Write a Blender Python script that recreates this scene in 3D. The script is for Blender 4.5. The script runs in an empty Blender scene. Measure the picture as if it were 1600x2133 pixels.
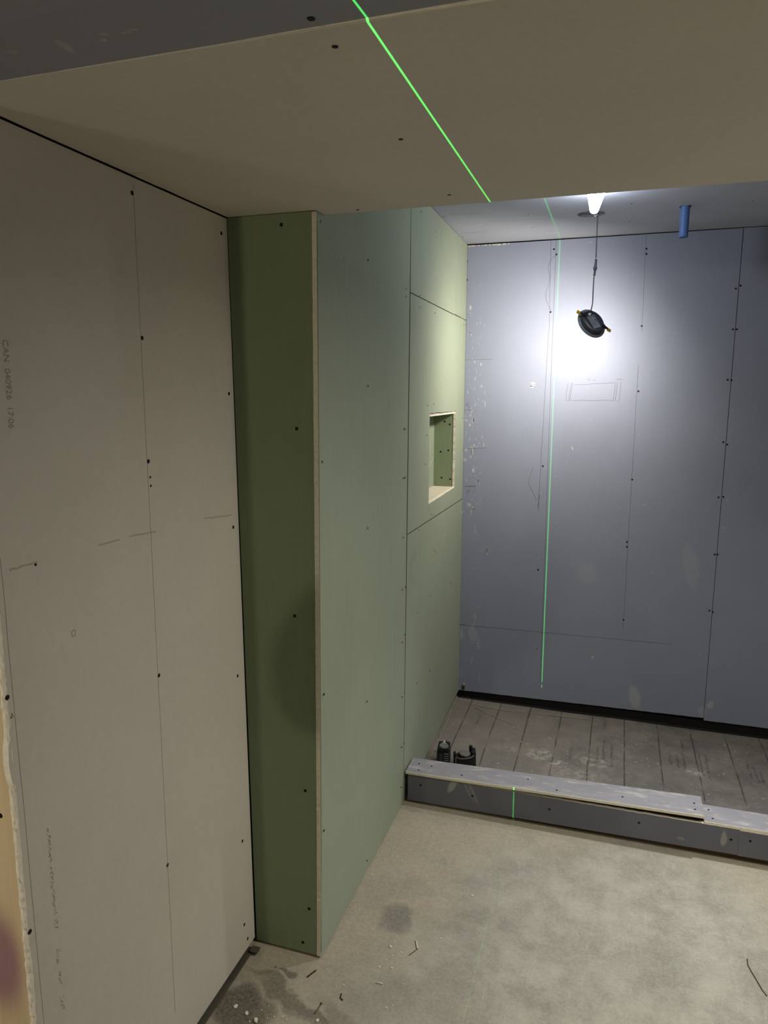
import bpy, bmesh, math, random
from mathutils import Vector, Matrix, noise

# ------------------------------------------------------------------ camera
W_PX, H_PX, F_PX = 1600.0, 2133.0, 1492.55
RIGHT = Vector((0.95127932, 0.30832368, 0.00203989))
DOWN = Vector((0.05293557, -0.1567987, -0.98621093))
FWD = Vector((-0.30375233, 0.93827004, -0.16548065))
EYE = Vector((0, 0, 1.7))
SC = bpy.context.scene
COL = SC.collection
cam_data = bpy.data.cameras.new('camera')
cam = bpy.data.objects.new('camera', cam_data)
COL.objects.link(cam)
cam.matrix_world = Matrix(((RIGHT.x, -DOWN.x, -FWD.x, EYE.x), (RIGHT.y, -DOWN.y, -FWD.y, EYE.y),
                           (RIGHT.z, -DOWN.z, -FWD.z, EYE.z), (0, 0, 0, 1)))
cam_data.sensor_fit = 'HORIZONTAL'
cam_data.sensor_width = 24.0
cam_data.lens = 24.0 * F_PX / W_PX
cam_data.clip_start = 0.02
SC.camera = cam

# ------------------------------------------------------------------ exposure, world, room and fill lights
SC.view_settings.view_transform = 'Standard'
SC.view_settings.look = 'None'
SC.view_settings.gamma = 1.0
SC.view_settings.use_curve_mapping = False
SC.view_settings.exposure = 0.0
world = bpy.data.worlds.new('world'); SC.world = world; world.use_nodes = True
world.node_tree.nodes['Background'].inputs[0].default_value = (0.9, 0.9, 1.0, 1)
world.node_tree.nodes['Background'].inputs[1].default_value = 0.0

PANEL_POWER = 310.0      # emission of the hanging panel that faces the back wall
BRIGHT_POWER = 95.0     # emission of the panel at the ceiling


def area_light(name, loc, aim, size, power, color, spread=180, shape='DISK', sy=None):
    d = bpy.data.lights.new(name, 'AREA'); d.shape = shape; d.size = size
    if sy: d.size_y = sy
    d.energy = power; d.color = color; d.spread = math.radians(spread)
    o = bpy.data.objects.new(name, d); COL.objects.link(o)
    o.location = loc
    o.rotation_euler = (Vector(aim) - Vector(loc)).to_track_quat('-Z', 'Y').to_euler()
    return o


# warm work lamp far behind the camera, just past the line of the cream wall
area_light('work_lamp_light', (-1.17, -2.6, 1.86), (-0.85, 1.75, 1.3), 0.11, 13.5, (1.0, 0.90, 0.68))
# added warm fill: one overhead behind the camera, one low at the right
area_light('room_fill_light', (0.8, -0.9, 2.08), (0.2, 0.9, 0.3), 0.5, 0.4, (1.0, 0.88, 0.68))
area_light('room_fill_light', (1.45, 1.70, 0.8), (-0.6, 1.3, 1.95), 0.7, 3.9, (0.98, 0.915, 0.77))
# added fill under the shower ceiling right of the frame, for floor and curb
area_light('shower_fill_light', (0.85, 2.95, 2.42), (0.35, 2.3, 0.0), 0.12, 5.0, (0.94, 0.97, 1.0), 66)
# added fill below the soffit right of the frame, lighting the concrete from above
area_light('soffit_fill_light', (1.05, 1.66, 2.13), (0.1, 1.75, 0.0), 0.22, 17.0, (1.0, 0.955, 0.88), 125)
# added fill past the end of the cream wall, brightening the stud
area_light('stud_fill_light', (-2.0, -0.8, 1.6), (-1.05, 0.93, 0.8), 0.3, 4.5, (1.0, 0.92, 0.8), 100)

# laser level on the floor behind the camera: throws one thin vertical green line
LASER_X = -0.316
ld = bpy.data.lights.new('laser_light', 'POINT'); ld.energy = 160.0; ld.shadow_soft_size = 0.0; ld.use_nodes = True
lo = bpy.data.objects.new('laser_light', ld); COL.objects.link(lo); lo.location = (LASER_X, -0.9, 0.1475)
nt = ld.node_tree
em = nt.nodes['Emission']
tc = nt.nodes.new('ShaderNodeTexCoord'); sx = nt.nodes.new('ShaderNodeSeparateXYZ')
ab = nt.nodes.new('ShaderNodeMath'); ab.operation = 'ABSOLUTE'
mr = nt.nodes.new('ShaderNodeMapRange'); mr.inputs['From Min'].default_value = 0.00075; mr.inputs['From Max'].default_value = 0.00035
mr.inputs['To Min'].default_value = 0.0; mr.inputs['To Max'].default_value = 7.0
nt.links.new(tc.outputs['Normal'], sx.inputs[0]); nt.links.new(sx.outputs['X'], ab.inputs[0])
nt.links.new(ab.outputs[0], mr.inputs['Value']); nt.links.new(mr.outputs[0], em.inputs['Strength'])
em.inputs['Color'].default_value = (0.06, 1.0, 0.12, 1)

# ------------------------------------------------------------------ helpers


def at(u, v, axis, val):
    """point where the photograph's pixel (u, v) meets the plane axis = val"""
    d = RIGHT * ((u - W_PX / 2) / F_PX) + DOWN * ((v - H_PX / 2) / F_PX) + FWD
    return EYE + d * ((val - EYE[axis]) / d[axis])


def srgb(r, g, b):
    f = lambda c: (c / 255 / 12.92) if c / 255 <= 0.04045 else ((c / 255 + 0.055) / 1.055) ** 2.4
    return (f(r), f(g), f(b), 1)


class NT:
    def __init__(s, name):
        s.m = bpy.data.materials.new(name); s.m.use_nodes = True
        s.t = s.m.node_tree; s.b = s.t.nodes['Principled BSDF']
        s.tc = None

    def node(s, kind, ins=None, **props):
        n = s.t.nodes.new(kind)
        for k, v in props.items(): setattr(n, k, v)
        for k, v in (ins or {}).items(): s.put(n.inputs[k], v)
        return n

    def put(s, sock, v):
        if isinstance(v, bpy.types.NodeSocket): s.t.links.new(v, sock)
        else:
            sock.default_value = v

    def pos(s):
        if not s.tc: s.tc = s.node('ShaderNodeNewGeometry')
        return s.tc.outputs['Position']

    def mapped(s, scale=(1, 1, 1), loc=(0, 0, 0), rot=(0, 0, 0), vec=None):
        return s.node('ShaderNodeMapping', {'Vector': vec or s.pos(), 'Scale': scale, 'Location': loc, 'Rotation': rot}).outputs[0]

    def noise(s, scale=5, detail=4, rough=0.5, vec=None, dist=0.0):
        return s.node('ShaderNodeTexNoise', {'Vector': vec or s.pos(), 'Scale': scale, 'Detail': detail, 'Roughness': rough, 'Distortion': dist}).outputs[0]

    def math(s, op, a, b=0.0, clamp=False):
        return s.node('ShaderNodeMath', {0: a, 1: b}, operation=op, use_clamp=clamp).outputs[0]

    def ramp(s, v, a, b, lo=0.0, hi=1.0):
        return s.node('ShaderNodeMapRange', {'Value': v, 'From Min': a, 'From Max': b, 'To Min': lo, 'To Max': hi}, interpolation_type='SMOOTHSTEP').outputs[0]

    def mix(s, f, a, b):
        n = s.node('ShaderNodeMix', data_type='RGBA')
        s.put(n.inputs[0], f); s.put(n.inputs[6], a); s.put(n.inputs[7], b)
        return n.outputs[2]

    def blob(s, cx, cy, rx, ry, rot=0.0, soft=0.4, warp=None, axes='XY'):
        """soft elliptic mask on the surface, 1 inside"""
        v = s.pos()
        if warp is not None:
            v = s.node('ShaderNodeVectorMath', {0: v, 1: warp}, operation='ADD').outputs[0]
        se = s.node('ShaderNodeSeparateXYZ', {0: v})
        a = s.math('SUBTRACT', se.outputs[axes[0]], cx); b = s.math('SUBTRACT', se.outputs[axes[1]], cy)
        c, d = math.cos(rot), math.sin(rot)
        u = s.math('ADD', s.math('MULTIPLY', a, c / rx), s.math('MULTIPLY', b, d / rx))
        w = s.math('ADD', s.math('MULTIPLY', a, -d / ry), s.math('MULTIPLY', b, c / ry))
        r = s.math('SQRT', s.math('ADD', s.math('MULTIPLY', u, u), s.math('MULTIPLY', w, w)))
        return s.ramp(r, 1 + soft, 1 - soft)

    def warpvec(s, scale, amt, detail=3):
        n = s.node('ShaderNodeTexNoise', {'Vector': s.pos(), 'Scale': scale, 'Detail': detail})
        v = s.node('ShaderNodeVectorMath', {0: n.outputs['Color'], 1: (0.5, 0.5, 0.5)}, operation='SUBTRACT').outputs[0]
        return s.node('ShaderNodeVectorMath', {0: v, 'Scale': amt}, operation='SCALE').outputs[0]

    def bump(s, h, strength=0.2, dist=0.002):
        s.put(s.b.inputs['Normal'], s.node('ShaderNodeBump', {'Height': h, 'Strength': strength, 'Distance': dist}).outputs[0])

    def done(s, color, rough=0.9, spec=0.3, metal=0.0):
        s.put(s.b.inputs['Base Color'], color); s.put(s.b.inputs['Roughness'], rough)
        s.b.inputs['Specular IOR Level'].default_value = spec; s.b.inputs['Metallic'].default_value = metal
        return s.m


def plain(name, col, rough=0.6, spec=0.4, metal=0.0, var=0.08, nscale=60):
    n = NT(name)
    f = n.noise(nscale, 3)
    dark = tuple(c * (1 - var) for c in col[:3]) + (1,); lite = tuple(min(1, c * (1 + var)) for c in col[:3]) + (1,)
    return n.done(n.mix(f, dark, lite), rough, spec, metal)


def drywall(name, col, scuffs=0.0, grain=(40, 40, 6), scuff_col=(0.72, 0.72, 0.7, 1), scuff_scale=(9, 9, 3), spec=0.25, rough=0.85):
    n = NT(name)
    broad = n.noise(1.7, 5, 0.6)
    fine = n.noise(1.0, 5, 0.7, vec=n.mapped(grain))
    c = n.mix(n.ramp(broad, 0.3, 0.7), tuple(x * 0.95 for x in col[:3]) + (1,), tuple(x * 1.04 for x in col[:3]) + (1,))
    c = n.mix(n.math('MULTIPLY', n.ramp(fine, 0.35, 0.75), 0.16), c, tuple(min(1, x * 1.35) for x in col[:3]) + (1,))
    if scuffs:
        a = n.noise(1.0, 6, 0.75, vec=n.mapped(scuff_scale, rot=(0.15, 0.25, 0.1)))
        b = n.noise(2.6, 2, 0.5)
        m = n.math('MULTIPLY', n.ramp(a, 0.66, 0.74), n.ramp(b, 0.5, 0.62))
        sp = n.ramp(n.noise(55, 2, 0.5), 0.74, 0.79)
        m = n.math('ADD', n.math('MULTIPLY', m, 0.8), n.math('MULTIPLY', sp, 0.5), True)
        c = n.mix(n.math('MULTIPLY', m, scuffs), c, scuff_col)
    n.bump(n.noise(220, 3), 0.08, 0.001)
    return n.done(c, rough, spec)


# ------------------------------------------------------------------ materials
CREAM = srgb(200, 194, 180)
M = {}
M['cream'] = drywall('cream_drywall_paper', CREAM, grain=(70, 70, 70))
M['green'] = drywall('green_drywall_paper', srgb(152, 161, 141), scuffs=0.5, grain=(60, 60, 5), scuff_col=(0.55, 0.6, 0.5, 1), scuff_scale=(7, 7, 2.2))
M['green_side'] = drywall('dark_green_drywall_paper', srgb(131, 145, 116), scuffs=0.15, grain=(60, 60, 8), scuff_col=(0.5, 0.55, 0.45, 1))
M['purple_dark'] = drywall('grey_violet_board_paper', srgb(126, 127, 140), scuffs=0.3, scuff_scale=(5, 5, 9))
M['gypsum'] = plain('broken_gypsum_core', srgb(226, 219, 200), 0.95, 0.1, 0, 0.2, 90)
M['wood'] = None
M['cavity'] = plain('grey_cavity', srgb(120, 121, 128), 0.95, 0.05)
M['purple_ceil'] = drywall('pale_violet_board_paper', srgb(168, 170, 182), scuffs=0.3, scuff_scale=(5, 5, 9))
M['track'] = plain('dusty_dark_track', srgb(84, 80, 70), 0.8, 0.2)
M['void'] = plain('dark_cavity', srgb(30, 28, 24), 0.95, 0.05)
M['screw'] = plain('black_phosphate_screw', srgb(16, 15, 16), 0.5, 0.3, 0.3)
M['graphite'] = plain('pencil_graphite', srgb(92, 92, 98), 0.8, 0.2)
M['graphite_green'] = plain('pencil_on_green', srgb(88, 96, 78), 0.8, 0.2)
M['graphite_cream'] = plain('pencil_on_cream', srgb(164, 157, 141), 0.9, 0.1)
M['ink_cream'] = plain('faded_ink_on_cream', srgb(162, 155, 140), 0.9, 0.1)
M['plaster'] = plain('white_plaster_smear', srgb(205, 204, 200), 0.95, 0.1)
M['black_plastic'] = plain('black_plastic', srgb(22, 23, 24), 0.45, 0.4)
M['lamp_metal'] = plain('dark_grey_lamp_metal', srgb(58, 62, 70), 0.45, 0.5, 0.4)
M['rim_metal'] = plain('grey_lamp_rim', srgb(118, 121, 130), 0.5, 0.5, 0.2)
M['brass'] = plain('yellow_spring_clip', srgb(238, 176, 40), 0.35, 0.6, 0.5)
M['cable'] = plain('grey_lamp_cable', srgb(70, 72, 78), 0.5, 0.4)
M['sticker'] = plain('grey_rating_label', srgb(128, 134, 142), 0.5, 0.4)
M['sticker_ink'] = plain('label_print', srgb(52, 56, 66), 0.6, 0.3)
M['blue'] = plain('blue_plastic_tube', srgb(80, 112, 168), 0.5, 0.4)
M['knob'] = plain('grey_rubber_cap', srgb(112, 112, 106), 0.7, 0.3)
M['yellow'] = plain('dull_yellow_plastic', srgb(120, 112, 40), 0.6, 0.3)
M['white_metal'] = plain('pale_metal', srgb(220, 220, 222), 0.3, 0.5, 0.1)
M['rust'] = plain('brown_steel', srgb(70, 48, 34), 0.6, 0.3, 0.3)
M['steel'] = plain('grey_steel_nail', srgb(96, 90, 80), 0.4, 0.5, 0.6)

n = NT('pine_stud_wood')
g = n.noise(1.0, 5, 0.6, vec=n.mapped((60, 60, 3)), dist=0.6)
c = n.mix(g, srgb(186, 164, 126), srgb(216, 198, 162))
pm = n.blob(-1.075, 0.62, 0.05, 0.10, 0, 0.5, axes='XZ')
c = n.mix(n.math('MULTIPLY', pm, 0.75), c, srgb(128, 84, 110))
M['wood'] = n.done(c, 0.8, 0.2)

n = NT('lumber_core')
g = n.noise(1.0, 4, 0.6, vec=n.mapped((3, 60, 60)))
M['lumber'] = n.done(n.mix(g, srgb(48, 38, 28), srgb(92, 74, 54)), 0.9, 0.1)


def emissive(name, col, strength):
    n = NT(name)
    n.b.inputs['Emission Color'].default_value = col
    n.b.inputs['Emission Strength'].default_value = strength
    return n.done(col, 0.5, 0.2)


M['glow'] = emissive('lit_diffuser', (1.0, 0.925, 0.80, 1), PANEL_POWER)
M['glow_bright'] = emissive('lit_diffuser_bright', (0.84, 0.92, 1.0, 1), BRIGHT_POWER)

# purple back wall: plaster smears near the left corner, a few pale smudges low down
n = NT('violet_board_paper')
base = srgb(142, 148, 167)
broad = n.noise(1.4, 5, 0.6); fine = n.noise(1.0, 5, 0.7, vec=n.mapped((70, 70, 5)))
c = n.mix(n.ramp(broad, 0.3, 0.7), tuple(x * 0.94 for x in base[:3]) + (1,), tuple(x * 1.05 for x in base[:3]) + (1,))
c = n.mix(n.math('MULTIPLY', n.ramp(fine, 0.4, 0.75), 0.05), c, srgb(176, 178, 188))
wp = n.warpvec(14, 0.05)
sm = n.ramp(n.noise(1.0, 6, 0.7, vec=n.mapped((85, 85, 32))), 0.59, 0.65)
band = n.blob(-0.71, 1.55, 0.05, 0.62, 0, 0.35, wp, 'XZ')
c = n.mix(n.math('MULTIPLY', n.math('MULTIPLY', sm, band), 0.85), c, srgb(205, 206, 204))
band2 = n.blob(-0.72, 0.25, 0.07, 0.28, 0, 0.4, wp, 'XZ')
sm2 = n.ramp(n.noise(1.0, 6, 0.7, vec=n.mapped((40, 40, 9))), 0.55, 0.64)
c = n.mix(n.math('MULTIPLY', n.math('MULTIPLY', sm2, band2), 0.55), c, srgb(196, 198, 198))
for (u, v, rx, rz, a) in ((1322, 1452, .028, .06, .42), (1440, 1180, .035, .11, .18), (1462, 1482, .02, .028, .3), (1480, 1468, .012, .018, .55), (985, 1320, .02, .05, .25), (1225, 1195, .05, .05, .12)):
    p = at(u, v, 1, 3.755)
    c = n.mix(n.math('MULTIPLY', n.blob(p.x, p.z, rx, rz, 0.2, 0.3, n.warpvec(20, 0.03), 'XZ'), a), c, srgb(188, 188, 184))
sp = n.math('MULTIPLY', n.ramp(n.noise(85, 1, 0.4), 0.755, 0.79), n.ramp(n.noise(5, 2), 0.45, 0.6))
c = n.mix(n.math('MULTIPLY', sp, 0.5), c, srgb(220, 220, 218))
st = n.math('MULTIPLY', n.ramp(n.noise(1.0, 5, 0.7, vec=n.mapped((12, 12, 40), rot=(0, 0.1, 0))), 0.64, 0.7), n.ramp(n.noise(3.2, 2), 0.5, 0.62))
c = n.mix(n.math('MULTIPLY', st, 0.3), c, srgb(205, 206, 210))
n.bump(n.noise(220, 3), 0.08, 0.001)
M['purple'] = n.done(c, 0.75, 0.35)

# curb boards: same violet board, dustier on top
n = NT('violet_board_dusty')
c = n.mix(n.noise(9, 4), srgb(138, 137, 142), srgb(158, 156, 160))
m = n.ramp(n.noise(1.0, 6, 0.7, vec=n.mapped((10, 34, 34))), 0.5, 0.66)
c = n.mix(n.math('MULTIPLY', m, 0.6), c, srgb(196, 190, 182))
M['curb_top'] = n.done(c, 0.85, 0.3)
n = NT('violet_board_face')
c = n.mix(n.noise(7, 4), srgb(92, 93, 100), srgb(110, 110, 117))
for (u, v, rx, rz, a, r) in ((943, 1636, .013, .040, .5, -0.5), (1508, 1748, .010, .03, .4, 0), (1418, 1747, .014, .006, .25, 0), (985, 1652, .007, .05, .2, 0.4), (975, 1650, .004, .05, .2, 0.5)):
    p = at(u, v, 1, 2.66)
    c = n.mix(n.math('MULTIPLY', n.blob(p.x, p.z, rx, rz, r, 0.25, n.warpvec(30, 0.012), 'XZ'), a), c, srgb(176, 172, 160))
M['curb_face'] = n.done(c, 0.8, 0.3)

# concrete floor
n = NT('dusty_concrete')
wl = n.warpvec(2.2, 0.5, 5); ws = n.warpvec(11, 0.13, 6)
a = n.noise(7, 8, 0.72); b = n.noise(1.6, 5, 0.6)
c = n.mix(n.ramp(a, 0.3, 0.7), srgb(133, 130, 119), srgb(168, 164, 151))
c = n.mix(n.math('MULTIPLY', n.ramp(b, 0.45, 0.7), 0.35), c, srgb(176, 170, 156))
scr = n.ramp(n.noise(1.0, 8, 0.8, vec=n.mapped((30, 9, 1), rot=(0, 0, 0.7)), dist=1.5), 0.55, 0.7)
c = n.mix(n.math('MULTIPLY', scr, 0.45), c, srgb(190, 188, 176))
scr2 = n.ramp(n.noise(1.0, 8, 0.8, vec=n.mapped((9, 36, 1), rot=(0, 0, 0.3)), dist=1.5), 0.58, 0.7)
c = n.mix(n.math('MULTIPLY', scr2, 0.4), c, srgb(116, 118, 109))
# tan dust everywhere except the swept grey middle
mid = n.blob(0.02, 1.85, 0.60, 0.84, -0.25, 0.22, wl)
dustcol = n.mix(n.ramp(n.noise(60, 5, 0.7), 0.35, 0.7), srgb(164, 152, 129), srgb(180, 168, 145))
dm = n.math('SUBTRACT', 1.0, mid)
dm = n.math('MULTIPLY', dm, n.ramp(n.noise(11, 7, 0.75), 0.28, 0.5))
c = n.mix(n.math('MULTIPLY', dm, 0.75), c, dustcol)
for (x, y, rx, ry, r, al, co) in (
        (-0.607, 2.011, .055, .05, 0, .8, srgb(112, 110, 104)),
        (-0.70, 2.10, .05, .10, 0, .3, srgb(140, 136, 126)),
        (-0.60, 2.15, .07, .06, 0, .25, srgb(128, 124, 114)),
        (-0.857, 1.686, .03, .014, 0.1, .8, srgb(92, 86, 74)),
        (-0.905, 1.69, .008, .008, 0, .8, srgb(92, 86, 74)),
        (-0.93, 1.53, .07, .10, 0.1, .85, srgb(70, 66, 56)),
        (-0.88, 1.55, .07, .06, 0.2, .7, srgb(84, 80, 68)),
        (-0.80, 1.62, .16, .018, -0.32, .75, srgb(104, 98, 84)),
        (-0.72, 1.58, .20, .022, -0.38, .6, srgb(110, 104, 90)),
        (-0.63, 1.60, .10, .03, -0.5, .5, srgb(106, 100, 88)),
        (-0.46, 1.70, .2, .10, 0.2, .3, srgb(128, 124, 112)),
        (0.2, 2.05, .16, .08, 0.4, .25, srgb(116, 118, 108))):
    c = n.mix(n.math('MULTIPLY', n.blob(x, y, rx, ry, r, 0.32, ws), al), c, co)
gr_ = n.ramp(n.noise(95, 6, 0.75), 0.35, 0.65)
c = n.mix(n.math('MULTIPLY', gr_, 0.22), c, srgb(196, 188, 168))
gr2_ = n.ramp(n.noise(120, 5, 0.8, vec=n.mapped(loc=(3, 9, 1))), 0.52, 0.68)
c = n.mix(n.math('MULTIPLY', gr2_, 0.25), c, srgb(104, 98, 84))
grit = n.ramp(n.noise(260, 2, 0.5), 0.6, 0.72)
c = n.mix(n.math('MULTIPLY', grit, 0.16), c, srgb(214, 206, 188))
grit2 = n.ramp(n.noise(230, 2, 0.5, vec=n.mapped(loc=(7, 3, 1))), 0.62, 0.72)
c = n.mix(n.math('MULTIPLY', grit2, 0.18), c, srgb(88, 82, 70))
n.bump(n.math('ADD', n.noise(140, 4, 0.7), n.math('MULTIPLY', a, 0.6)), 0.35, 0.003)
M['concrete'] = n.done(c, 0.9, 0.25)

# shower liner
n = NT('dusty_grey_liner')
c0 = n.mix(n.noise(4, 5), srgb(96, 92, 90), srgb(118, 113, 108))
se = n.node('ShaderNodeSeparateXYZ', {0: n.pos()})
lines = n.math('ABSOLUTE', n.math('SUBTRACT', n.math('FRACT', n.math('MULTIPLY', n.math('ADD', n.math('ADD', se.outputs['X'], 0.757), n.math('MULTIPLY', n.noise(1.5, 2), 0.02)), 1 / 0.160)), 0.5))
ln = n.ramp(lines, 0.030, 0.008)
d = n.math('MULTIPLY', n.ramp(n.noise(6, 7, 0.75), 0.35, 0.7), 0.55)
c = n.mix(d, c0, srgb(150, 143, 132))
left = n.math('SUBTRACT', 1.0, n.ramp(se.outputs['X'], -0.5, 0.4))
c = n.mix(n.math('MULTIPLY', left, 0.35), c, srgb(158, 150, 140))
c = n.mix(n.math('MULTIPLY', n.math('MULTIPLY', ln, 0.7), n.ramp(n.noise(9, 5), 0.3, 0.55)), c, srgb(48, 46, 46))
for (u, v, rx, ry, a) in ((1125, 1568, .06, .045, .8), (1160, 1588, .035, .03, .8), (1240, 1585, .09, .06, .45), (1055, 1555, .06, .03, .3), (1450, 1605, .04, .03, .6), (1200, 1610, .12, .06, .3)):
    p = at(u, v, 2, 0.012)
    m = n.math('MULTIPLY', n.blob(p.x, p.y, rx, ry, 0, 0.5, n.warpvec(12, 0.08, 5)), n.ramp(n.noise(40, 6, 0.75), 0.42, 0.6))
    c = n.mix(n.math('MULTIPLY', m, a), c, srgb(196, 190, 176))
sp = n.math('MULTIPLY', n.ramp(n.noise(70, 2, 0.5), 0.68, 0.73), n.ramp(n.noise(4, 2), 0.42, 0.6))
c = n.mix(n.math('MULTIPLY', sp, 0.8), c, srgb(206, 202, 192))
st = n.ramp(n.noise(1.0, 6, 0.8, vec=n.mapped((7, 50, 1), rot=(0, 0, -0.1))), 0.6, 0.72)
c = n.mix(n.math('MULTIPLY', st, 0.3), c, srgb(182, 176, 166))
# clean black upturn, plus shade painted black on the floor strip before it
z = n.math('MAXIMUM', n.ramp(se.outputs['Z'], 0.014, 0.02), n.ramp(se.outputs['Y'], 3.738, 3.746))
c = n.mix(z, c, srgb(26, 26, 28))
n.bump(n.math('SUBTRACT', n.noise(5, 3), n.math('MULTIPLY', ln, 0.15)), 0.5, 0.01)
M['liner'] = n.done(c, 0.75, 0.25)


# ------------------------------------------------------------------ mesh helpers
def link(name, bm, mats, parent=None):
    me = bpy.data.meshes.new(name)
    bmesh.ops.recalc_face_normals(bm, faces=bm.faces[:])
    bm.to_mesh(me); bm.free()
    for m in (mats if isinstance(mats, (list, tuple)) else [mats]): me.materials.append(m)
    o = bpy.data.objects.new(name, me); COL.objects.link(o)
    if parent:
        o.parent = parent
        bpy.context.view_layer.update()
        o.matrix_parent_inverse = parent.matrix_world.inverted()
    return o


def empty(name, loc=(0, 0, 0), rot=None):
    o = bpy.data.objects.new(name, None); COL.objects.link(o); o.location = loc
    if rot is not None: o.rotation_euler = rot
    o.empty_display_size = 0.05
    return o


def tag(o, label=None, cat=None, group=None, kind=None):
    if label: o['label'] = label
    if cat: o['category'] = cat
    if group: o['group'] = group
    if kind: o['kind'] = kind
    return o


def add_box(bm, lo, hi, bevel=0.0, mat=0):
    r = bmesh.ops.create_cube(bm, size=1.0)
    vs = r['verts']
    for v in vs:
        v.co = Vector([lo[i] + (v.co[i] + 0.5) * (hi[i] - lo[i]) for i in range(3)])
    fs = {f for v in vs for f in v.link_faces}
    for f in fs: f.material_index = mat
    if bevel:
        bmesh.ops.bevel(bm, geom=list({e for f in fs for e in f.edges}), offset=bevel, segments=2, affect='EDGES', profile=0.6)


def box(name, lo, hi, mat, parent=None, bevel=0.0):
    bm = bmesh.new(); add_box(bm, lo, hi, bevel)
    return link(name, bm, mat, parent)


def add_lathe(bm, prof, seg=32, mtx=None, mat=0):
    """prof: list of (r, z)"""
    rings = []
    for r, z in prof:
        if r < 1e-6: rings.append([bm.verts.new((0, 0, z))])
        else: rings.append([bm.verts.new((r * math.cos(2 * math.pi * k / seg), r * math.sin(2 * math.pi * k / seg), z)) for k in range(seg)])
    for a, b in zip(rings, rings[1:]):
        for k in range(seg):
            k2 = (k + 1) % seg
            if len(a) == 1 and len(b) == 1: continue
            if len(a) == 1: f = bm.faces.new((a[0], b[k], b[k2]))
            elif len(b) == 1: f = bm.faces.new((a[k], b[0], a[k2]))
            else: f = bm.faces.new((a[k], b[k], b[k2], a[k2]))
            f.material_index = mat; f.smooth = True
    if mtx is not None:
        for ring in rings:
            for v in ring: v.co = mtx @ v.co


def add_tube(bm, pts, rad, seg=8, mat=0):
    pts = [Vector(p) for p in pts]
    rings = []
    for i, p in enumerate(pts):
        d = (pts[min(i + 1, len(pts) - 1)] - pts[max(i - 1, 0)]).normalized()
        q = d.to_track_quat('Z', 'Y')
        r = rad[i] if isinstance(rad, (list, tuple)) else rad
        rings.append([bm.verts.new(p + q @ Vector((r * math.cos(2 * math.pi * k / seg), r * math.sin(2 * math.pi * k / seg), 0))) for k in range(seg)])
    for a, b in zip(rings, rings[1:]):
        for k in range(seg):
            f = bm.faces.new((a[k], b[k], b[(k + 1) % seg], a[(k + 1) % seg])); f.material_index = mat; f.smooth = True
    bm.faces.new(rings[0][::-1]); bm.faces.new(rings[-1])


def ident(p): return p


def slab(name, outline, to3d, thick, mats, parent=None, warp=ident, cut=None):
    """board: 2D outline extruded backwards; material 0 = paper face, 1 = cut edge.
    to3d(a, b, depth) -> Vector, depth 0 at the face"""
    bm = bmesh.new()
    f0 = [bm.verts.new(warp(to3d(a, b, 0.0))) for a, b in outline]
    f1 = [bm.verts.new(warp(to3d(a, b, thick))) for a, b in outline]
    fa = bm.faces.new(f0); fb = bm.faces.new(f1[::-1])
    N = len(outline)
    for i in range(N):
        f = bm.faces.new((f0[i], f0[(i + 1) % N], f1[(i + 1) % N], f1[i]))
        f.material_index = 1 if cut is None or cut((outline[i][0] + outline[(i + 1) % N][0]) / 2, (outline[i][1] + outline[(i + 1) % N][1]) / 2) else 2
    return link(name, bm, mats, parent)


def rough_edge(a, b, step=0.012, amp=0.0015, seed=0.0, axis=0, big=0.0):
    """points from a to b (2D) with a ragged offset on one axis"""
    a, b = Vector(a), Vector(b); L = (b - a).length; k = max(2, int(L / step)); out = []
    for i in range(k + 1):
        p = a.lerp(b, i / k)
        if 0 < i < k:
            q = Vector((i * step * 60, seed, 0.3))
            p[axis] += amp * (noise.noise(q) * 1.2 + 0.5 * noise.noise(q * 2.7)) + big * noise.noise(Vector((i * step * 5, seed, 2.1)))
        out.append((p.x, p.y))
    return out


def plane_yz(x0, sgn=-1): return lambda a, b, d: Vector((x0 + sgn * d, a, b))      # faces +x when sgn = -1
def plane_xz(y0, sgn=1): return lambda a, b, d: Vector((a, y0 + sgn * d, b))       # faces -y
def plane_xy(z0, sgn=1): return lambda a, b, d: Vector((a, b, z0 + sgn * d))       # sgn 1: seen from below


screw_meshes = {}


def screw(parent, p, nrm, r=0.0042):
    """bugle head screw set in a dimple"""
    key = round(r, 5)
    if key not in screw_meshes:
        bm = bmesh.new()
        add_lathe(bm, [(r * 1.12, 0), (r * 1.08, 0.0005), (r * 0.9, 0.0006), (r * 0.75, 0.0003), (r * 0.3, 0.00035), (0, 0.0002)], 12)
        me = bpy.data.meshes.new('screw'); bm.to_mesh(me); bm.free(); me.materials.append(M['screw'])
        screw_meshes[key] = me
    o = bpy.data.objects.new('screw', screw_meshes[key]); COL.objects.link(o)
    o.parent = parent
    o.matrix_basis = Matrix.Translation(Vector(p) - parent.location) @ Vector(nrm).to_track_quat('Z', 'Y').to_matrix().to_4x4()
    return o


def ribbon(name, lines, to3d, mat, parent, width=0.0012, lift=0.0004, warp=ident):
    """pencil strokes: thin flat strips lying on a board. lines: lists of 2D points"""
    bm = bmesh.new()
    for ln in lines:
        pts = [Vector(p) for p in ln]; prev = None
        for i, p in enumerate(pts):
            d = (pts[min(i + 1, len(pts) - 1)] - pts[max(i - 1, 0)])
            if d.length < 1e-9: continue
            d.normalize(); s = Vector((-d.y, d.x)) * width / 2
            v = (bm.verts.new(warp(to3d(p.x + s.x, p.y + s.y, -lift))), bm.verts.new(warp(to3d(p.x - s.x, p.y - s.y, -lift))))
            if prev: bm.faces.new((prev[0], prev[1], v[1], v[0]))
            prev = v
    return link(name, bm, mat, parent)


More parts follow.
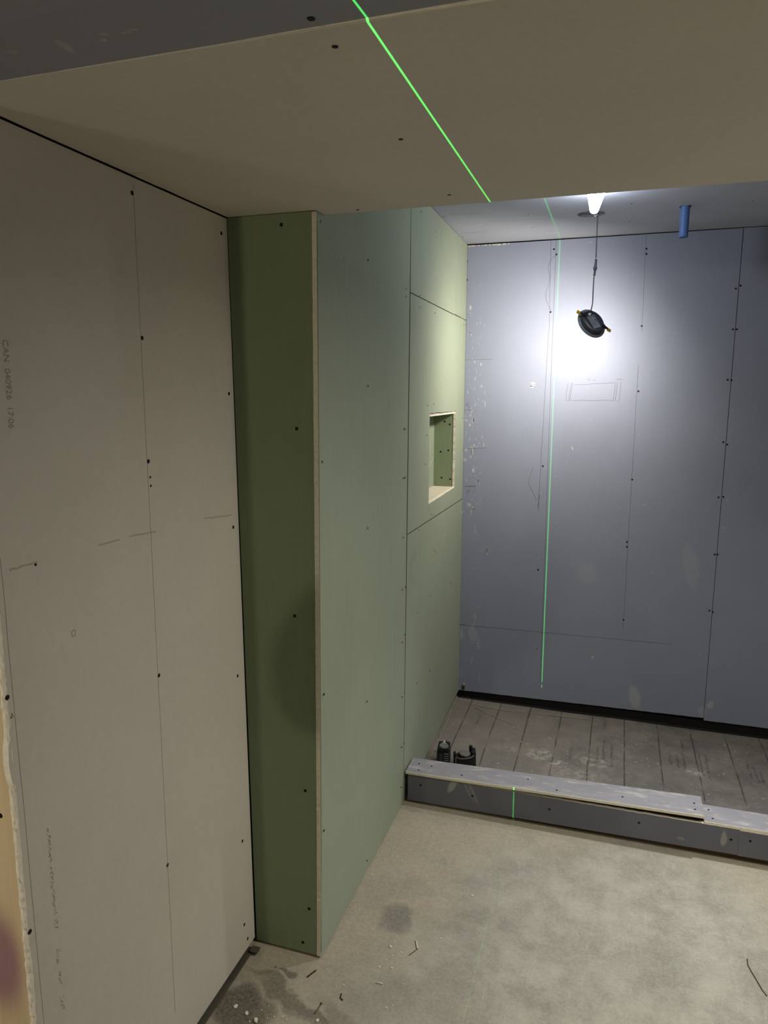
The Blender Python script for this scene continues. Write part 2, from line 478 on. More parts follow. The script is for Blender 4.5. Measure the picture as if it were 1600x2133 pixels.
def wiggle(a, b, k=12, amp=0.001, seed=1.0):
    a, b = Vector(a), Vector(b); out = []
    pr = Vector((-(b - a).y, (b - a).x)).normalized()
    for i in range(k + 1):
        out.append(tuple(a.lerp(b, i / k) + pr * amp * noise.noise(Vector((i * 0.7, seed, 0)))))
    return out


def writing(name, text, size, mtx, mat, parent, spacing=1.0):
    cu = bpy.data.curves.new(name, 'FONT'); cu.body = text; cu.size = size; cu.space_character = spacing
    t = bpy.data.objects.new(name, cu); COL.objects.link(t)
    bpy.context.view_layer.update()
    me = bpy.data.meshes.new_from_object(t.evaluated_get(bpy.context.evaluated_depsgraph_get()))
    bpy.data.objects.remove(t); bpy.data.curves.remove(cu)
    me.transform(mtx); me.materials.clear(); me.materials.append(mat)
    o = bpy.data.objects.new(name, me); COL.objects.link(o); o.parent = parent
    return o


# ------------------------------------------------------------------ key dimensions
XL = -0.993          # cream wall face
XS = -0.775          # green side wall face
YB = 3.755           # violet back wall face
ZC = 2.44            # shower ceiling
ZS = 2.145           # soffit underside
YS0, YS1 = 0.905, 1.787
T = 0.0127


def ret_y(z): return 1.737 + 0.035 * (1 - z / 2.145)


def side_warp(p):
    """the side wall is a little out of plumb near its free corner"""
    t = max(0.0, min(1.0, (p.y - 1.72) / 2.0))
    z = max(0.0, min(1.0, p.z / 2.145))
    return Vector((p.x + 0.002 + 0.033 * (z ** 0.8) * (1 - t) ** 1.3, p.y, p.z))


# ------------------------------------------------------------------ floor and room shell
bm = bmesh.new()
add_box(bm, (-2.6, -3.4, -0.10), (1.9, 3.95, 0.0))
floor = tag(link('floor', bm, M['concrete']), kind='structure')
tag(box('wall_right', (1.75, -3.4, 0), (1.85, 3.95, 2.5), M['purple_dark']), kind='structure')
tag(box('wall_front', (-2.6, -3.45, 0), (1.85, -3.35, 2.5), M['cream']), kind='structure')
tag(box('wall_far_left', (-2.6, -3.4, 0), (-2.5, 1.1, 2.5), M['cream']), kind='structure')

# ceiling near the camera: darker violet board, dipping slightly towards the camera
bm = bmesh.new()
prof = [(YS0 + 0.02, 2.1466), (0.55, 2.1395), (0.2, 2.150), (-3.4, 2.160)]
lower = []; upper = []
for y, z in prof:
    lower.append([bm.verts.new((-2.6, y, z - (0.0078 if y > 0.9 else 0.0))), bm.verts.new((1.85, y, z + (0.0125 if y > 0.9 else 0.0)))])
    upper.append([bm.verts.new((-2.6, y, z + 0.03)), bm.verts.new((1.85, y, z + 0.04))])
for i in range(3):
    bm.faces.new((lower[i][0], lower[i][1], lower[i + 1][1], lower[i + 1][0]))
    bm.faces.new((upper[i][0], upper[i + 1][0], upper[i + 1][1], upper[i][1]))
    bm.faces.new((lower[i][0], lower[i + 1][0], upper[i + 1][0], upper[i][0]))
    bm.faces.new((lower[i][1], upper[i][1], upper[i + 1][1], lower[i + 1][1]))
bm.faces.new((lower[0][0], upper[0][0], upper[0][1], lower[0][1]))
bm.faces.new((lower[3][0], lower[3][1], upper[3][1], upper[3][0]))
# pale scuffs of plaster sit in the paper itself
n = NT('violet_ceiling_paper')
c = n.mix(n.noise(1.6, 5), srgb(138, 140, 148), srgb(151, 152, 159))
for (u, v, rx, ry, a) in ((135, 85, .007, .02, .4), (216, 58, .006, .004, .45), (216, 72, .004, .004, .5), (262, 56, .008, .003, .4), (278, 50, .008, .003, .4), (25, 95, .009, .006, .25)):
    p = at(u, v, 2, 2.15)
    c = n.mix(n.math('MULTIPLY', n.blob(p.x, p.y, rx, ry, 0.2, 0.4, n.warpvec(50, 0.008)), a), c, srgb(190, 186, 176))
M['ceil_dark'] = n.done(c, 0.8, 0.3)
ceil_near = tag(link('ceiling', bm, M['ceil_dark']), kind='structure')
p = at(648, 26, 2, 2.153)
t_ = (YS0 + 0.02 - p.y) / (YS0 + 0.02 - 0.55); f_ = (p.x + 2.6) / 4.45
screw(ceil_near, (p.x, p.y, 2.1466 - 0.0071 * t_ + (1 - t_) * (-0.0078 * (1 - f_) + 0.0125 * f_) - 0.0018), (0, 0, -1), 0.0046)

# cream soffit: underside board with its own cut edge, closed box above
soffit = tag(box('ceiling', (-1.02, YS0 + 0.03, ZS + T + 0.004), (1.75, YS1 - T, 2.5), M['void']), kind='structure')
slab('drywall_board', [(-0.9905, YS0)] + rough_edge((-0.9905, YS0), (-0.9905, YS1), 0.05, 0.0015, 3.0, 0)[1:-1] + [(-0.9905, YS1), (1.75, YS1 + 0.012), (1.75, YS0 + 0.01)],
     plane_xy(ZS), T, [M['cream'], M['cream']], soffit)
slab('drywall_board', [(XL, ZS + T), (1.75, ZS + T), (1.75, ZC), (XL, ZC)], plane_xz(YS1 + 0.002, -1), T, [M['purple_dark'], M['gypsum']], soffit)
bm = bmesh.new()   # rolled paper lip along the near edge
add_tube(bm, [(-0.62 + 2.36 * i / 60, YS0 - 0.0005 + 0.0014 + 0.0086 * i / 60 + 0.0006 * noise.noise(Vector((i * .5, 0, 0))), ZS + 0.0038) for i in range(61)], [0.0008 + 0.0046 * min(1, i / 22) for i in range(61)], 8)
link('paper_edge', bm, M['gypsum'], soffit)
for u, v in ((698, 97), (835, 290), (936, 406), (745, 437)):
    p = at(u, v, 2, ZS); screw(soffit, (p.x, p.y, ZS), (0, 0, -1), 0.0042)
q = [at(u, v, 2, ZS) for u, v in ((275, 362), (302, 358))]
ribbon('pencil_mark', [[(a.x, a.y) for a in q]], plane_xy(ZS), M['graphite_cream'], soffit)

# shower ceiling with a sawn round hole and a square tube hole
HX, HY, HR = -0.153, 3.300, 0.0565
PX, PY = 0.214, 3.285


def holed_panel(name, x0, x1, y0, y1, z, holes, ya, yb, mats, parent=None):
    """ceiling board; each hole (cx, cy, r, square?, half width of its cell) gets a ring of faces and a shallow throat"""
    bm = bmesh.new()
    xs = sorted({x0, x1} | {h[0] - h[4] for h in holes} | {h[0] + h[4] for h in holes})
    ys = [y0, ya, yb, y1]
    vv = {(a, b): bm.verts.new((a, b, z)) for a in xs for b in ys}
    for i in range(len(xs) - 1):
        for j in range(3):
            cx = (xs[i] + xs[i + 1]) / 2
            h = next((h for h in holes if abs(cx - h[0]) < h[4] and j == 1), None)
            c4 = [vv[xs[i], ys[j]], vv[xs[i + 1], ys[j]], vv[xs[i + 1], ys[j + 1]], vv[xs[i], ys[j + 1]]]
            if not h:
                bm.faces.new(c4); continue
            S = 96; inner = []; outer = []
            for k in range(S):
                t = 2 * math.pi * (k + 0.5) / S
                ca, sa = math.cos(t), math.sin(t)
                r = h[2] / max(abs(ca), abs(sa)) if h[3] else h[2] * (1 + 0.02 * noise.noise(Vector((k * 0.9, 0, 4))))
                inner.append((h[0] + r * ca, h[1] + r * sa))
                q = min(h[4] / max(1e-9, abs(ca)), (yb - h[1] if sa > 0 else h[1] - ya) / max(1e-9, abs(sa)))
                outer.append((h[0] + q * ca, h[1] + q * sa))
            ov = [None] * S
            for c in c4:
                k = min(range(S), key=lambda m: (outer[m][0] - c.co.x) ** 2 + (outer[m][1] - c.co.y) ** 2)
                ov[k] = c
            ov = [o_ or bm.verts.new((outer[k][0], outer[k][1], z)) for k, o_ in enumerate(ov)]
            iv = [bm.verts.new((a, b, z)) for a, b in inner]
            up = [bm.verts.new((v.co.x, v.co.y, z + T)) for v in iv]
            for k in range(S):
                k2 = (k + 1) % S
                bm.faces.new((ov[k], ov[k2], iv[k2], iv[k]))
                bm.faces.new((iv[k], iv[k2], up[k2], up[k])).material_index = 1
            bm.faces.new(up).material_index = 2
    return link(name, bm, mats, parent)


ceil_sh = tag(holed_panel('ceiling', -0.80, 1.75, YS1 - 0.02, YB + 0.02, ZC,
                          [(HX, HY, HR, False, 0.10), (PX, PY, 0.021, True, 0.05)], 3.2, 3.4,
                          [M['purple_ceil'], M['cavity'], M['cavity']]), kind='structure')
for u, v in ((925, 451), (921, 454), (939, 475), (964, 493), (1101, 447), (1112, 473), (1314, 390), (1316, 424), (1311, 461), (1569, 419)):
    p = at(u, v, 2, ZC); screw(ceil_sh, (p.x, p.y, ZC), (0, 0, -1), 0.0032)
ql = []
for a in (((940, 447), (1005, 444)), ((965, 486), (1015, 482))):
    ql.append([(p.x, p.y) for p in (at(*q, 2, ZC) for q in a)])
ribbon('pencil_mark', ql, plane_xy(ZC), M['graphite'], ceil_sh, 0.002)
ql = []
for a in (((1136, 485), (1167, 484)), ((1053, 494), (1090, 492)), ((990, 470), (1006, 468)), ((1101, 491), (1108, 490)), ((947, 470), (960, 468)), ((1193, 492), (1199, 491)), ((1085, 453), (1135, 452))):
    ql.append([(p.x, p.y) for p in (at(*q, 2, ZC) for q in a)])
ribbon('plaster_scrape', ql, plane_xy(ZC), M['plaster'], ceil_sh, 0.006)

# ------------------------------------------------------------------ cream left wall
wall_left = tag(box('wall_left', (XL - T - 0.09, 0.945, 0.0), (XL - T - 0.0005, 1.80, 2.44), M['void']), kind='structure')
edge = []
for i in range(181):
    z = 0.02 + 2.1215 * i / 180
    dy = 0.0016 * noise.noise(Vector((z * 80, 1, 0))) + 0.0035 * noise.noise(Vector((z * 9, 4, 0)))
    if 0.98 < z < 1.12: dy -= 0.010 * math.sin((z - 0.98) / 0.14 * math.pi)
    edge.append((0.926 + dy, z))
slab('drywall_board', [(1.737 + 0.03, 0.02)] + edge[:1] + edge[1:] + [(1.737, 2.1415)] + [], plane_yz(XL), T, [M['cream'], M['gypsum']], wall_left)
bm = bmesh.new()   # crumbling gypsum core along the free end
rnd = random.Random(5)
prev = None
for i in range(241):
    z = 0.02 + 2.12 * i / 240
    wv = 0.5 + 0.5 * noise.noise(Vector((z * 30, 9, 0)))
    y = 0.9225 + 0.003 * noise.noise(Vector((z * 70, 2, 0)))
    row = [bm.verts.new((XL - T * k / 4 + 0.0004 * rnd.uniform(-1, 1), y - (0.003 * math.sin(math.pi * k / 4)) + 0.0012 * rnd.uniform(-1, 1), z)) for k in range(5)]
    row = [bm.verts.new((XL - 0.0006, 0.930, z))] + row + [bm.verts.new((XL - T, 0.930, z))]
    if prev:
        for k in range(len(row) - 1): bm.faces.new((prev[k], prev[k + 1], row[k + 1], row[k]))
    prev = row
link('broken_edge', bm, M['gypsum'], wall_left)
for u, v in ((275, 402), (296, 704), (309, 961), (331, 1407), (349, 1802), (461, 486), (477, 820), (486, 1098), (495, 1408), (505, 1752), (509, 1926), (516, 1955), (15, 1453), (62, 1941)):
    p = at(u, v, 0, XL); screw(wall_left, (XL, p.y, p.z), (1, 0, 0), 0.0044)
for u, v in ((313, 994), (314, 1012), (74, 1176)):
    p = at(u, v, 0, XL); screw(wall_left, (XL, p.y, p.z), (1, 0, 0), 0.0026)
L = lambda u, v: (lambda p: (p.y, p.z))(at(u, v, 0, XL))
ribbon('pencil_mark', [wiggle(L(277, 385), L(365, 2110), 30, 0.001, 3), wiggle(L(0, 1160), L(92, 2133), 12, 0.002, 5)], plane_yz(XL), M['graphite_cream'], wall_left, 0.0009)
ribbon('smudge', [wiggle(L(20, 1188), L(78, 1170), 8, 0.003, 1), wiggle(L(270, 1117), L(325, 1107), 8, 0.002, 2), wiggle(L(425, 1080), L(482, 1073), 8, 0.003, 4), wiggle(L(205, 1136), L(250, 1124), 5, 0.002, 6)],
       plane_yz(XL), plain('faint_smudge', srgb(176, 169, 155), 0.9, 0.1), wall_left, 0.0035)
a = L(154, 1319)
ribbon('nick', [[(a[0] - .006, a[1] + .004), (a[0], a[1] + .007), (a[0] + .005, a[1] + .003), (a[0] + .002, a[1] - .006), (a[0] - .005, a[1] - .005), (a[0] - .006, a[1] + .004)]], plane_yz(XL), M['graphite_cream'], wall_left, 0.0018)
a = L(25, 1491)
ribbon('nick', [[(a[0] - .003, a[1] - .004), (a[0], a[1] + .005), (a[0] + .003, a[1] - .004), (a[0] - .003, a[1] - .002)]], plane_yz(XL), M['screw'], wall_left, 0.0012)


def wall_text(text, u0, v0, u1, v1, size):
    """lettering on the cream wall that reads downwards"""
    p, q = at(u0, v0, 0, XL), at(u1, v1, 0, XL)
    d = (q - p); d.x = 0; Lx = d.length; d.normalize()
    up = Vector((1, 0, 0)).cross(d)           # letter up: towards the room's far end
    m = Matrix(((d.x, up.x, 1, XL + 0.0004), (d.y, up.y, 0, p.y), (d.z, up.z, 0, p.z), (0, 0, 0, 1)))
    o = writing('printed_text', text, size, m, M['ink_cream'], wall_left)
    w = max((v.co - Vector((XL + 0.0004, p.y, p.z))).dot(d) for v in o.data.vertices)
    o.data.transform(Matrix.Translation((XL, p.y, p.z)) @ Matrix.Identity(4) @ Matrix.Translation((-XL, -p.y, -p.z)))
    s = Lx / w
    for v in o.data.vertices:
        rel = v.co - Vector((v.co.x, p.y, p.z))
        v.co += d * rel.dot(d) * (s - 1)


wall_text('CAN  040926  17:06', 5, 706, 19, 893, 0.017)

rnd = random.Random(3); rows_ = []
v0 = 1726.0
while v0 < 2100:       # washed-out illegible stamp lower down
    if not (1795 < v0 < 1802 or 1905 < v0 < 1914 or 1936 < v0 < 1976 or 2006 < v0 < 2022 or 2048 < v0 < 2072):
        uc = 100 + (v0 - 1726) * 0.079
        for k in range(2):
            du, dv = rnd.uniform(-4, 3), rnd.uniform(-1, 1)
            rows_.append([L(uc + du, v0 + dv), L(uc + du + rnd.choice((0.3, 3.5)), v0 + dv + rnd.choice((0.4, 4.0)))])
    v0 += 4.2
ribbon('printed_text', rows_, plane_yz(XL), M['ink_cream'], wall_left, 0.0010)

# pale wood stud closing the cavity at the free end of the cream wall
stud = box('wood_stud', (XL - T - 0.089, 0.9315, 0.0), (XL - T - 0.0015, 0.9445, 2.44), M['wood'], None, 0.001)
tag(stud, 'bare yellow-brown wood stud with a purple stain beside the raw edge of the cream board', 'stud')
p = at(1, 1699, 1, 0.9315); screw(stud, (p.x, 0.9315, p.z), (0, -1, 0), 0.0045)

# dark bottom track at the foot of the cream wall
tag(box('trim_1', (XL - T, 0.95, 0.0), (XL + 0.011, 1.742, 0.006), M['track'], None, 0.001), kind='structure')
bc = box('board_scrap', (XL + 0.006, 1.718, 0.0075), (XL + 0.032, 1.742, 0.0135), M['track'], None, 0.001)
tag(bc, 'small dark square scrap on the floor in the corner between cream and green walls', 'scrap')

# ------------------------------------------------------------------ green return facing the camera
RX = XS + 0.002 - T - 0.0004
ret = tag(box('wall_return', (XL - T, 1.80, 0.0), (XS - T - 0.002, 1.84, 2.44), M['void']), kind='structure')


def ret_warp(p): return Vector((p.x + (0.033 * max(0.0, p.z / 2.145) ** 0.8 if p.x > -0.85 else 0), p.y + ret_y(p.z) - 1.737, p.z))


out = [(XL + 0.0035, 0.008)] + [(RX - 0.012, 0.006)] + rough_edge((RX, 0.008), (RX, 2.1435), 0.012, 0.0007, 7.0, 0) + [(XL + 0.0015, 2.1435)]
out[1:2] = []
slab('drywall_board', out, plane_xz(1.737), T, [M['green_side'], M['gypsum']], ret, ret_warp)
for u, v in ((586, 468), (618, 893), (614, 1283), (636, 1647), (644, 1893), (631, 1963)):
    p = at(u, v, 1, 1.737); p = at(u, v, 1, ret_y(p.z)); screw(ret, (p.x, p.y, p.z), (0, -1, 0), 0.0044)

# ------------------------------------------------------------------ green side wall
side = tag(box('wall_side', (XS - T - 0.13, 1.86, 0.0), (XS - T - 0.10, YB + 0.02, 2.44), M['void']), kind='structure')
YJ, G = 2.657, 0.0016
M['factory_edge'] = plain('shaded_paper_board_edge', srgb(84, 78, 62), 0.95, 0.1)  # shade inside the joints is put into this dark edge colour
mats = [M['green'], M['gypsum'], M['factory_edge']]
raw = lambda a, b: a < 1.80


def y_start(z): return ret_y(z) - 0.0005


def ragged_start(z0, z1, seed):
    pts = []
    k = int((z1 - z0) / 0.01)
    for i in range(k + 1):
        z = z0 + (z1 - z0) * i / k
        pts.append((y_start(z) + 0.0012 * noise.noise(Vector((z * 90, seed, 0))) + 0.0015 * noise.noise(Vector((z * 20, seed, 3))), z))
    return pts


# near tall board (its raw edge faces the camera)
slab('drywall_board', [(YJ - G, 0.004)] + ragged_start(0.006, 2.142, 1.0) + [(YS1 + 0.004, 2.143), (YS1 + 0.006, 2.437), (YJ - G, 2.437)], plane_yz(XS), T, mats, side, side_warp, raw)
# torn paper seam beside the raw edge
tz = [0.02 + 2.1 * i / 160 for i in range(161)]
ribbon('paper_tear', [[(ret_y(z) + 0.003 + 0.0018 * noise.noise(Vector((z * 40, 8, 0))), z) for z in tz]], plane_yz(XS), plain('brown_torn_paper', srgb(110, 92, 72), 0.95, 0.1), side, 0.0022, 0.0005, side_warp)
# lower, middle (with niche hole) and upper boards past the joint
z1L, z1R = 1.146, 1.133
z2L, z2R = 2.064, 2.064
yS = 3.482
slab('drywall_board', [(YJ + G, 0.004), (YJ + G, z1L - G)] + [(YB, z1R - G), (YB, 0.042), (3.0, 0.014)], plane_yz(XS), T, mats, side, side_warp, raw)
slab('drywall_board', [(YJ + G, z2L + G), (YJ + G, 2.437), (yS - 0.001, 2.437), (yS - 0.001, z2R + G)], plane_yz(XS), T, mats, side, side_warp, raw)
slab('drywall_board', [(yS + 0.001, 2.437), (YB, 2.437), (YB, z2R + 0.003)] + rough_edge((YB, z2R + 0.003), (yS + 0.001, z2R + 0.006), 0.01, 0.004, 2.0, 1)[1:], plane_yz(XS), T, mats, side, side_warp)
# middle board with ragged rectangular hole
NY0, NY1, NZ0, NZ1 = 3.004, 3.549, 1.216, 1.606
bm = bmesh.new()


def hole_ring():
    pts = []
    for (a, b, ax, sd) in (((NY0, NZ0), (NY1, NZ0 + 0.006), 1, 1.), ((NY1, NZ0 + 0.006), (NY1, NZ1), 0, 2.), ((NY1, NZ1), (NY0 - 0.006, NZ1 + 0.004), 1, 3.), ((NY0 - 0.006, NZ1 + 0.004), (NY0, NZ0), 0, 4.)):
        pts += rough_edge(a, b, 0.008, 0.0022, sd, ax)[:-1]
    return pts


ring = hole_ring()
cy_, cz_ = (NY0 + NY1) / 2, (NZ0 + NZ1) / 2
Y0_, Y1_, Z0L_, Z1L_ = YJ + G, YB, z1L + G, z2L - G


def project_out(y, z):
    """ray from the hole centre through (y, z) out to the board's rectangle"""
    dy, dz = y - cy_, z - cz_
    s = min(((Y1_ - cy_) / dy) if dy > 0 else 9e9, ((Y0_ - cy_) / dy) if dy < 0 else 9e9,
            ((Z1L_ - cz_) / dz) if dz > 0 else 9e9, ((Z0L_ - cz_) / dz) if dz < 0 else 9e9)
    y2, z2 = cy_ + dy * s, cz_ + dz * s
    if abs(z2 - Z0L_) < 1e-4 or z2 < Z0L_ + 0.013: z2 = max(z2, Z0L_) + (z1R - z1L) * (y2 - Y0_) / (Y1_ - Y0_) * (1 if abs(z2 - Z0L_) < 1e-3 else 0)
    return y2, z2


corners = [(Y0_, Z0L_), (Y1_, Z0L_ + z1R - z1L), (Y1_, Z1L_), (Y0_, Z1L_)]
outer = [project_out(*p) for p in ring]
# snap the nearest outer point to each true corner
for cpt in corners:
    i = min(range(len(outer)), key=lambda k: (outer[k][0] - cpt[0]) ** 2 + (outer[k][1] - cpt[1]) ** 2)
    outer[i] = cpt
tp = plane_yz(XS)
A = [bm.verts.new(side_warp(tp(a, b, 0))) for a, b in ring]; B = [bm.verts.new(side_warp(tp(a, b, 0))) for a, b in outer]
A2 = [bm.verts.new(side_warp(tp(a, b, T))) for a, b in ring]; B2 = [bm.verts.new(side_warp(tp(a, b, T))) for a, b in outer]
K = len(ring)
for i in range(K):
    j = (i + 1) % K
    bm.faces.new((A[i], A[j], B[j], B[i])); bm.faces.new((A2[i], B2[i], B2[j], A2[j]))
    f = bm.faces.new((A[i], A2[i], A2[j], A[j])); f.material_index = 1
    f = bm.faces.new((B[i], B[j], B2[j], B2[i])); f.material_index = 2
link('drywall_board', bm, mats, side)

# studs behind the joints so the gaps read dark
box('stud', (XS - T - 0.09, YJ - 0.02, 0), (XS - T - 0.001, YJ + 0.02, 2.44), M['void'], side)
box('stud', (XS - T - 0.09, yS - 0.02, 1.9), (XS - T - 0.001, yS + 0.02, 2.44), M['void'], side)
box('stud', (XS - T - 0.09, YJ + 0.02, 1.11), (XS - T - 0.001, YB + 0.02, 1.17), M['void'], side)
box('stud', (XS - T - 0.09, YJ + 0.02, 2.04), (XS - T - 0.001, yS - 0.02, 2.09), M['void'], side)
box('stud', (XS - T - 0.09, yS + 0.02, 2.04), (XS - T - 0.001, YB + 0.02, 2.09), M['void'], side)

# niche lining
ND = 0.095
nb = [M['green'], M['gypsum']]
slab('niche_back', [(NY0 - 0.02, NZ0 - 0.02), (NY0 - 0.02, NZ1 + 0.02), (NY1 + 0.02, NZ1 + 0.02), (NY1 + 0.02, NZ0 - 0.02)], plane_yz(XS - ND - T), T, nb, side)
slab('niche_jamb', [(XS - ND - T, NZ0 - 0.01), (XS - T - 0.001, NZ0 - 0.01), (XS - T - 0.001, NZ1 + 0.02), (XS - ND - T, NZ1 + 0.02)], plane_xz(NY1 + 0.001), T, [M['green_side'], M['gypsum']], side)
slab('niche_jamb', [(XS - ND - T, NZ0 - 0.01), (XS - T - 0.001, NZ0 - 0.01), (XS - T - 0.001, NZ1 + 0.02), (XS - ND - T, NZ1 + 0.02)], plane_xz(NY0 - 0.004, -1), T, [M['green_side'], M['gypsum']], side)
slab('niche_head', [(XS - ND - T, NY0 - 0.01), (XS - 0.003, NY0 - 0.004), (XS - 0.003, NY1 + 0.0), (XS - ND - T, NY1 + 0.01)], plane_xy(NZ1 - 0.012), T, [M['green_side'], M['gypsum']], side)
M['sill'] = plain('pale_sill_board', srgb(214, 204, 184), 0.9, 0.1)
slab('niche_sill', [(XS - ND - T, NY0 - 0.003), (XS - 0.004, NY0 - 0.003)] + rough_edge((XS - 0.004, NY0 - 0.003), (XS - 0.004, NY1), 0.01, 0.0012, 6., 0)[1:] + [(XS - ND - T, NY1)], plane_xy(NZ0 + 0.009, -1), T, [M['sill'], M['gypsum']], side)
for u, v in ((926.5, 878), (937, 884), (918, 941), (934, 938), (920, 995), (937.5, 998)):
    p = at(u, v, 1, NY1 + 0.001); screw(side, (p.x, p.y, p.z), (0, -1, 0), 0.0042)
cr = [(p.y, p.z) for p in (at(u, v, 0, XS - ND - T) for u, v in ((893, 974), (899, 961), (904, 951), (909, 943)))]
ribbon('paper_tear', [cr], plane_yz(XS - ND - T), M['sill'], side, 0.003)

for u, v in ((767, 542), (767, 804), (766, 1100), (765, 1461), (765, 1793), (668, 461), (671, 962), (675, 1446), (675, 1730),
             (846, 602), (846, 618), (842, 893), (841, 996), (840, 1120), (838, 1228), (838, 1338), (838, 1452), (837, 1556), (836, 1640),
             (844, 894), (844, 995), (845, 1223), (844, 1322), (843, 1442), (842, 1548), (877, 441), (909, 483), (874, 616), (907, 633), (874, 641), (906, 652),
             (886, 967), (889, 907), (896, 1242), (870, 1276), (895, 1397), (868, 1423), (872, 1104), (899, 1072), (903, 842), (891, 845), (963, 871), (966, 678)):
    p = at(u, v, 0, XS)
    for _ in range(3): p = at(u, v, 0, side_warp(Vector((XS, p.y, p.z))).x)
    screw(side, (p.x + 0.0002, p.y, p.z), (1, 0, 0), 0.0034)
S = lambda u, v: (lambda p: (p.y, p.z))(at(u, v, 0, XS))
ribbon('pencil_mark', [wiggle(S(852, 1165), S(849, 1190), 4, 0.003, 1), wiggle(S(858, 1145), S(853, 1180), 4, 0.003, 2), wiggle(S(862, 1148), S(858, 1168), 4, 0.002, 3),
                       wiggle(S(848, 1195), S(847, 1208), 3, 0.002, 4), wiggle(S(853, 1192), S(851, 1212), 3, 0.002, 5), wiggle(S(858, 1200), S(857, 1216), 3, 0.002, 6),
                       wiggle(S(898, 1144), S(908, 1152), 4, 0.002, 7), wiggle(S(889, 1050), S(889, 1068), 4, 0.001, 8)],
       plane_yz(XS), M['graphite_green'], side, 0.0016, 0.0006, side_warp)
sc = []
rnd = random.Random(11)
for i in range(26):      # scraped streak across the lower board
    u = 893 + 62 * i / 26; v = 1228 - 60 * i / 26 + rnd.uniform(-4, 4)
    sc.append([S(u, v), S(u + rnd.uniform(0, 2), v - rnd.uniform(3, 7))])
for i in range(24):      # scraped streak across the near board
    t = i / 24; u = 668 + 132 * t; v = 530 + 75 * t + rnd.uniform(-5, 5)
    if 0.25 < t < 0.38: continue
    sc.append([S(u, v), S(u + 1.5, v + rnd.uniform(3, 7))])
for (a, b) in (((935, 1355), (929, 1390)), ((952, 1300), (950, 1345)), ((938, 1262), (941, 1272)), ((936, 1210), (941, 1218)), ((880, 1512), (884, 1470)), ((888, 1470), (892, 1440)), ((907, 1178), (914, 1168))):
    sc.append([S(*a), S(*b)])
M['green_scrape'] = plain('scraped_green_paper', srgb(178, 186, 162), 0.95, 0.1)
ribbon('scrape_mark', sc, plane_yz(XS), M['green_scrape'], side, 0.0035, 0.0006, side_warp)

# ------------------------------------------------------------------ violet back wall
back = tag(box('wall_back', (-0.95, YB + 0.03, 0.0), (1.85, YB + 0.12, 2.5), M['void']), kind='structure')
XJ = 0.4945
slab('drywall_board', rough_edge((XS + 0.002, 0.047), (XJ - 0.001, 0.067), 0.02, 0.0012, 5., 1) + [(XJ + 0.0008, 2.436), (XS + 0.003, 2.432)], plane_xz(YB), T, [M['purple'], M['gypsum'], M['factory_edge']], back, ident, lambda a, b: b < 0.1)
slab('drywall_board', rough_edge((XJ + 0.001, 0.055), (1.75, 0.06), 0.03, 0.001, 6., 1) + [(1.75, 2.437), (XJ + 0.0035, 2.437)], plane_xz(YB), T, [M['purple'], M['gypsum'], M['factory_edge']], back, ident, lambda a, b: b < 0.1)
for u, v in ((1154, 519), (1159, 530), (1147, 650), (973, 545), (973, 583), (970, 676), (1131, 971), (1121, 1187), (957, 1171), (961, 1050),
             (1347, 518), (1347, 529), (1337, 679), (1330, 815), (1317, 999), (1306, 1129), (1306, 1139), (1299, 1291),
             (1543, 595), (1533, 601), (1535, 686), (1527, 686), (1516, 791), (1524, 792), (1507, 921), (1515, 926), (1497, 1036), (1507, 1035), (1489, 1155), (1495, 1155), (1478, 1272), (1485, 1275)):
    p = at(u, v, 1, YB); screw(back, (p.x, YB, p.z), (0, -1, 0), 0.0042)
Bk = lambda u, v: (lambda p: (p.x, p.z))(at(u, v, 1, YB))
pl = lambda *q: [Bk(*a) for a in q]
marks = [
    # rectangle sketched for a shelf, with doubled ends
    wiggle(Bk(1196, 802), Bk(1281, 797), 8, .003, 1), wiggle(Bk(1190, 834), Bk(1278, 834), 8, .003, 2),
    pl((1184, 798), (1181, 812), (1179, 834), (1188, 835)), pl((1191, 798), (1187, 815), (1185, 834)), pl((1193, 798), (1190, 815), (1187, 834)),
    pl((1282, 797), (1280, 815), (1278, 834)), pl((1286, 797), (1284, 815), (1282, 835)), pl((1294, 796), (1292, 815), (1290, 837), (1283, 835)),
    pl((1222, 791), (1228, 789), (1228, 795)), pl((1236, 791), (1240, 793)), pl((1284, 790), (1298, 790)),
    # stud lines
    wiggle(Bk(1347, 480), Bk(1337, 690), 8, .001, 3), wiggle(Bk(1330, 760), Bk(1298, 1310), 14, .001, 4),
    wiggle(Bk(1148, 500), Bk(1144, 690), 8, .001, 5), wiggle(Bk(1159, 500), Bk(1148, 780), 8, .001, 6),
    wiggle(Bk(1143, 690), Bk(1121, 1065), 12, .003, 7), wiggle(Bk(1148, 780), Bk(1126, 1420), 12, .001, 8),
    # loose loop beside the two upper screws
    pl((1158, 532), (1150, 538), (1144, 548), (1142, 560), (1145, 575), (1144, 590), (1138, 608), (1137, 622), (1143, 638), (1149, 648)),
    # long level line and short ticks
    wiggle(Bk(955, 1301), Bk(1400, 1342), 12, .002, 9), wiggle(Bk(966, 750), Bk(1026, 748), 5, .001, 10), wiggle(Bk(965, 935), Bk(1014, 933), 5, .001, 11),
    wiggle(Bk(968, 1013), Bk(991, 1013), 4, .001, 12), pl((969, 845), (979, 838)), pl((971, 838), (978, 850)), pl((972, 1020), (980, 1027)), pl((980, 1019), (972, 1028)),
    pl((965, 854), (976, 853), (984, 856)), pl((1110, 975), (1100, 1005), (1118, 1042)),
]
ribbon('pencil_mark', marks, plane_xz(YB), M['graphite'], back, 0.0014)
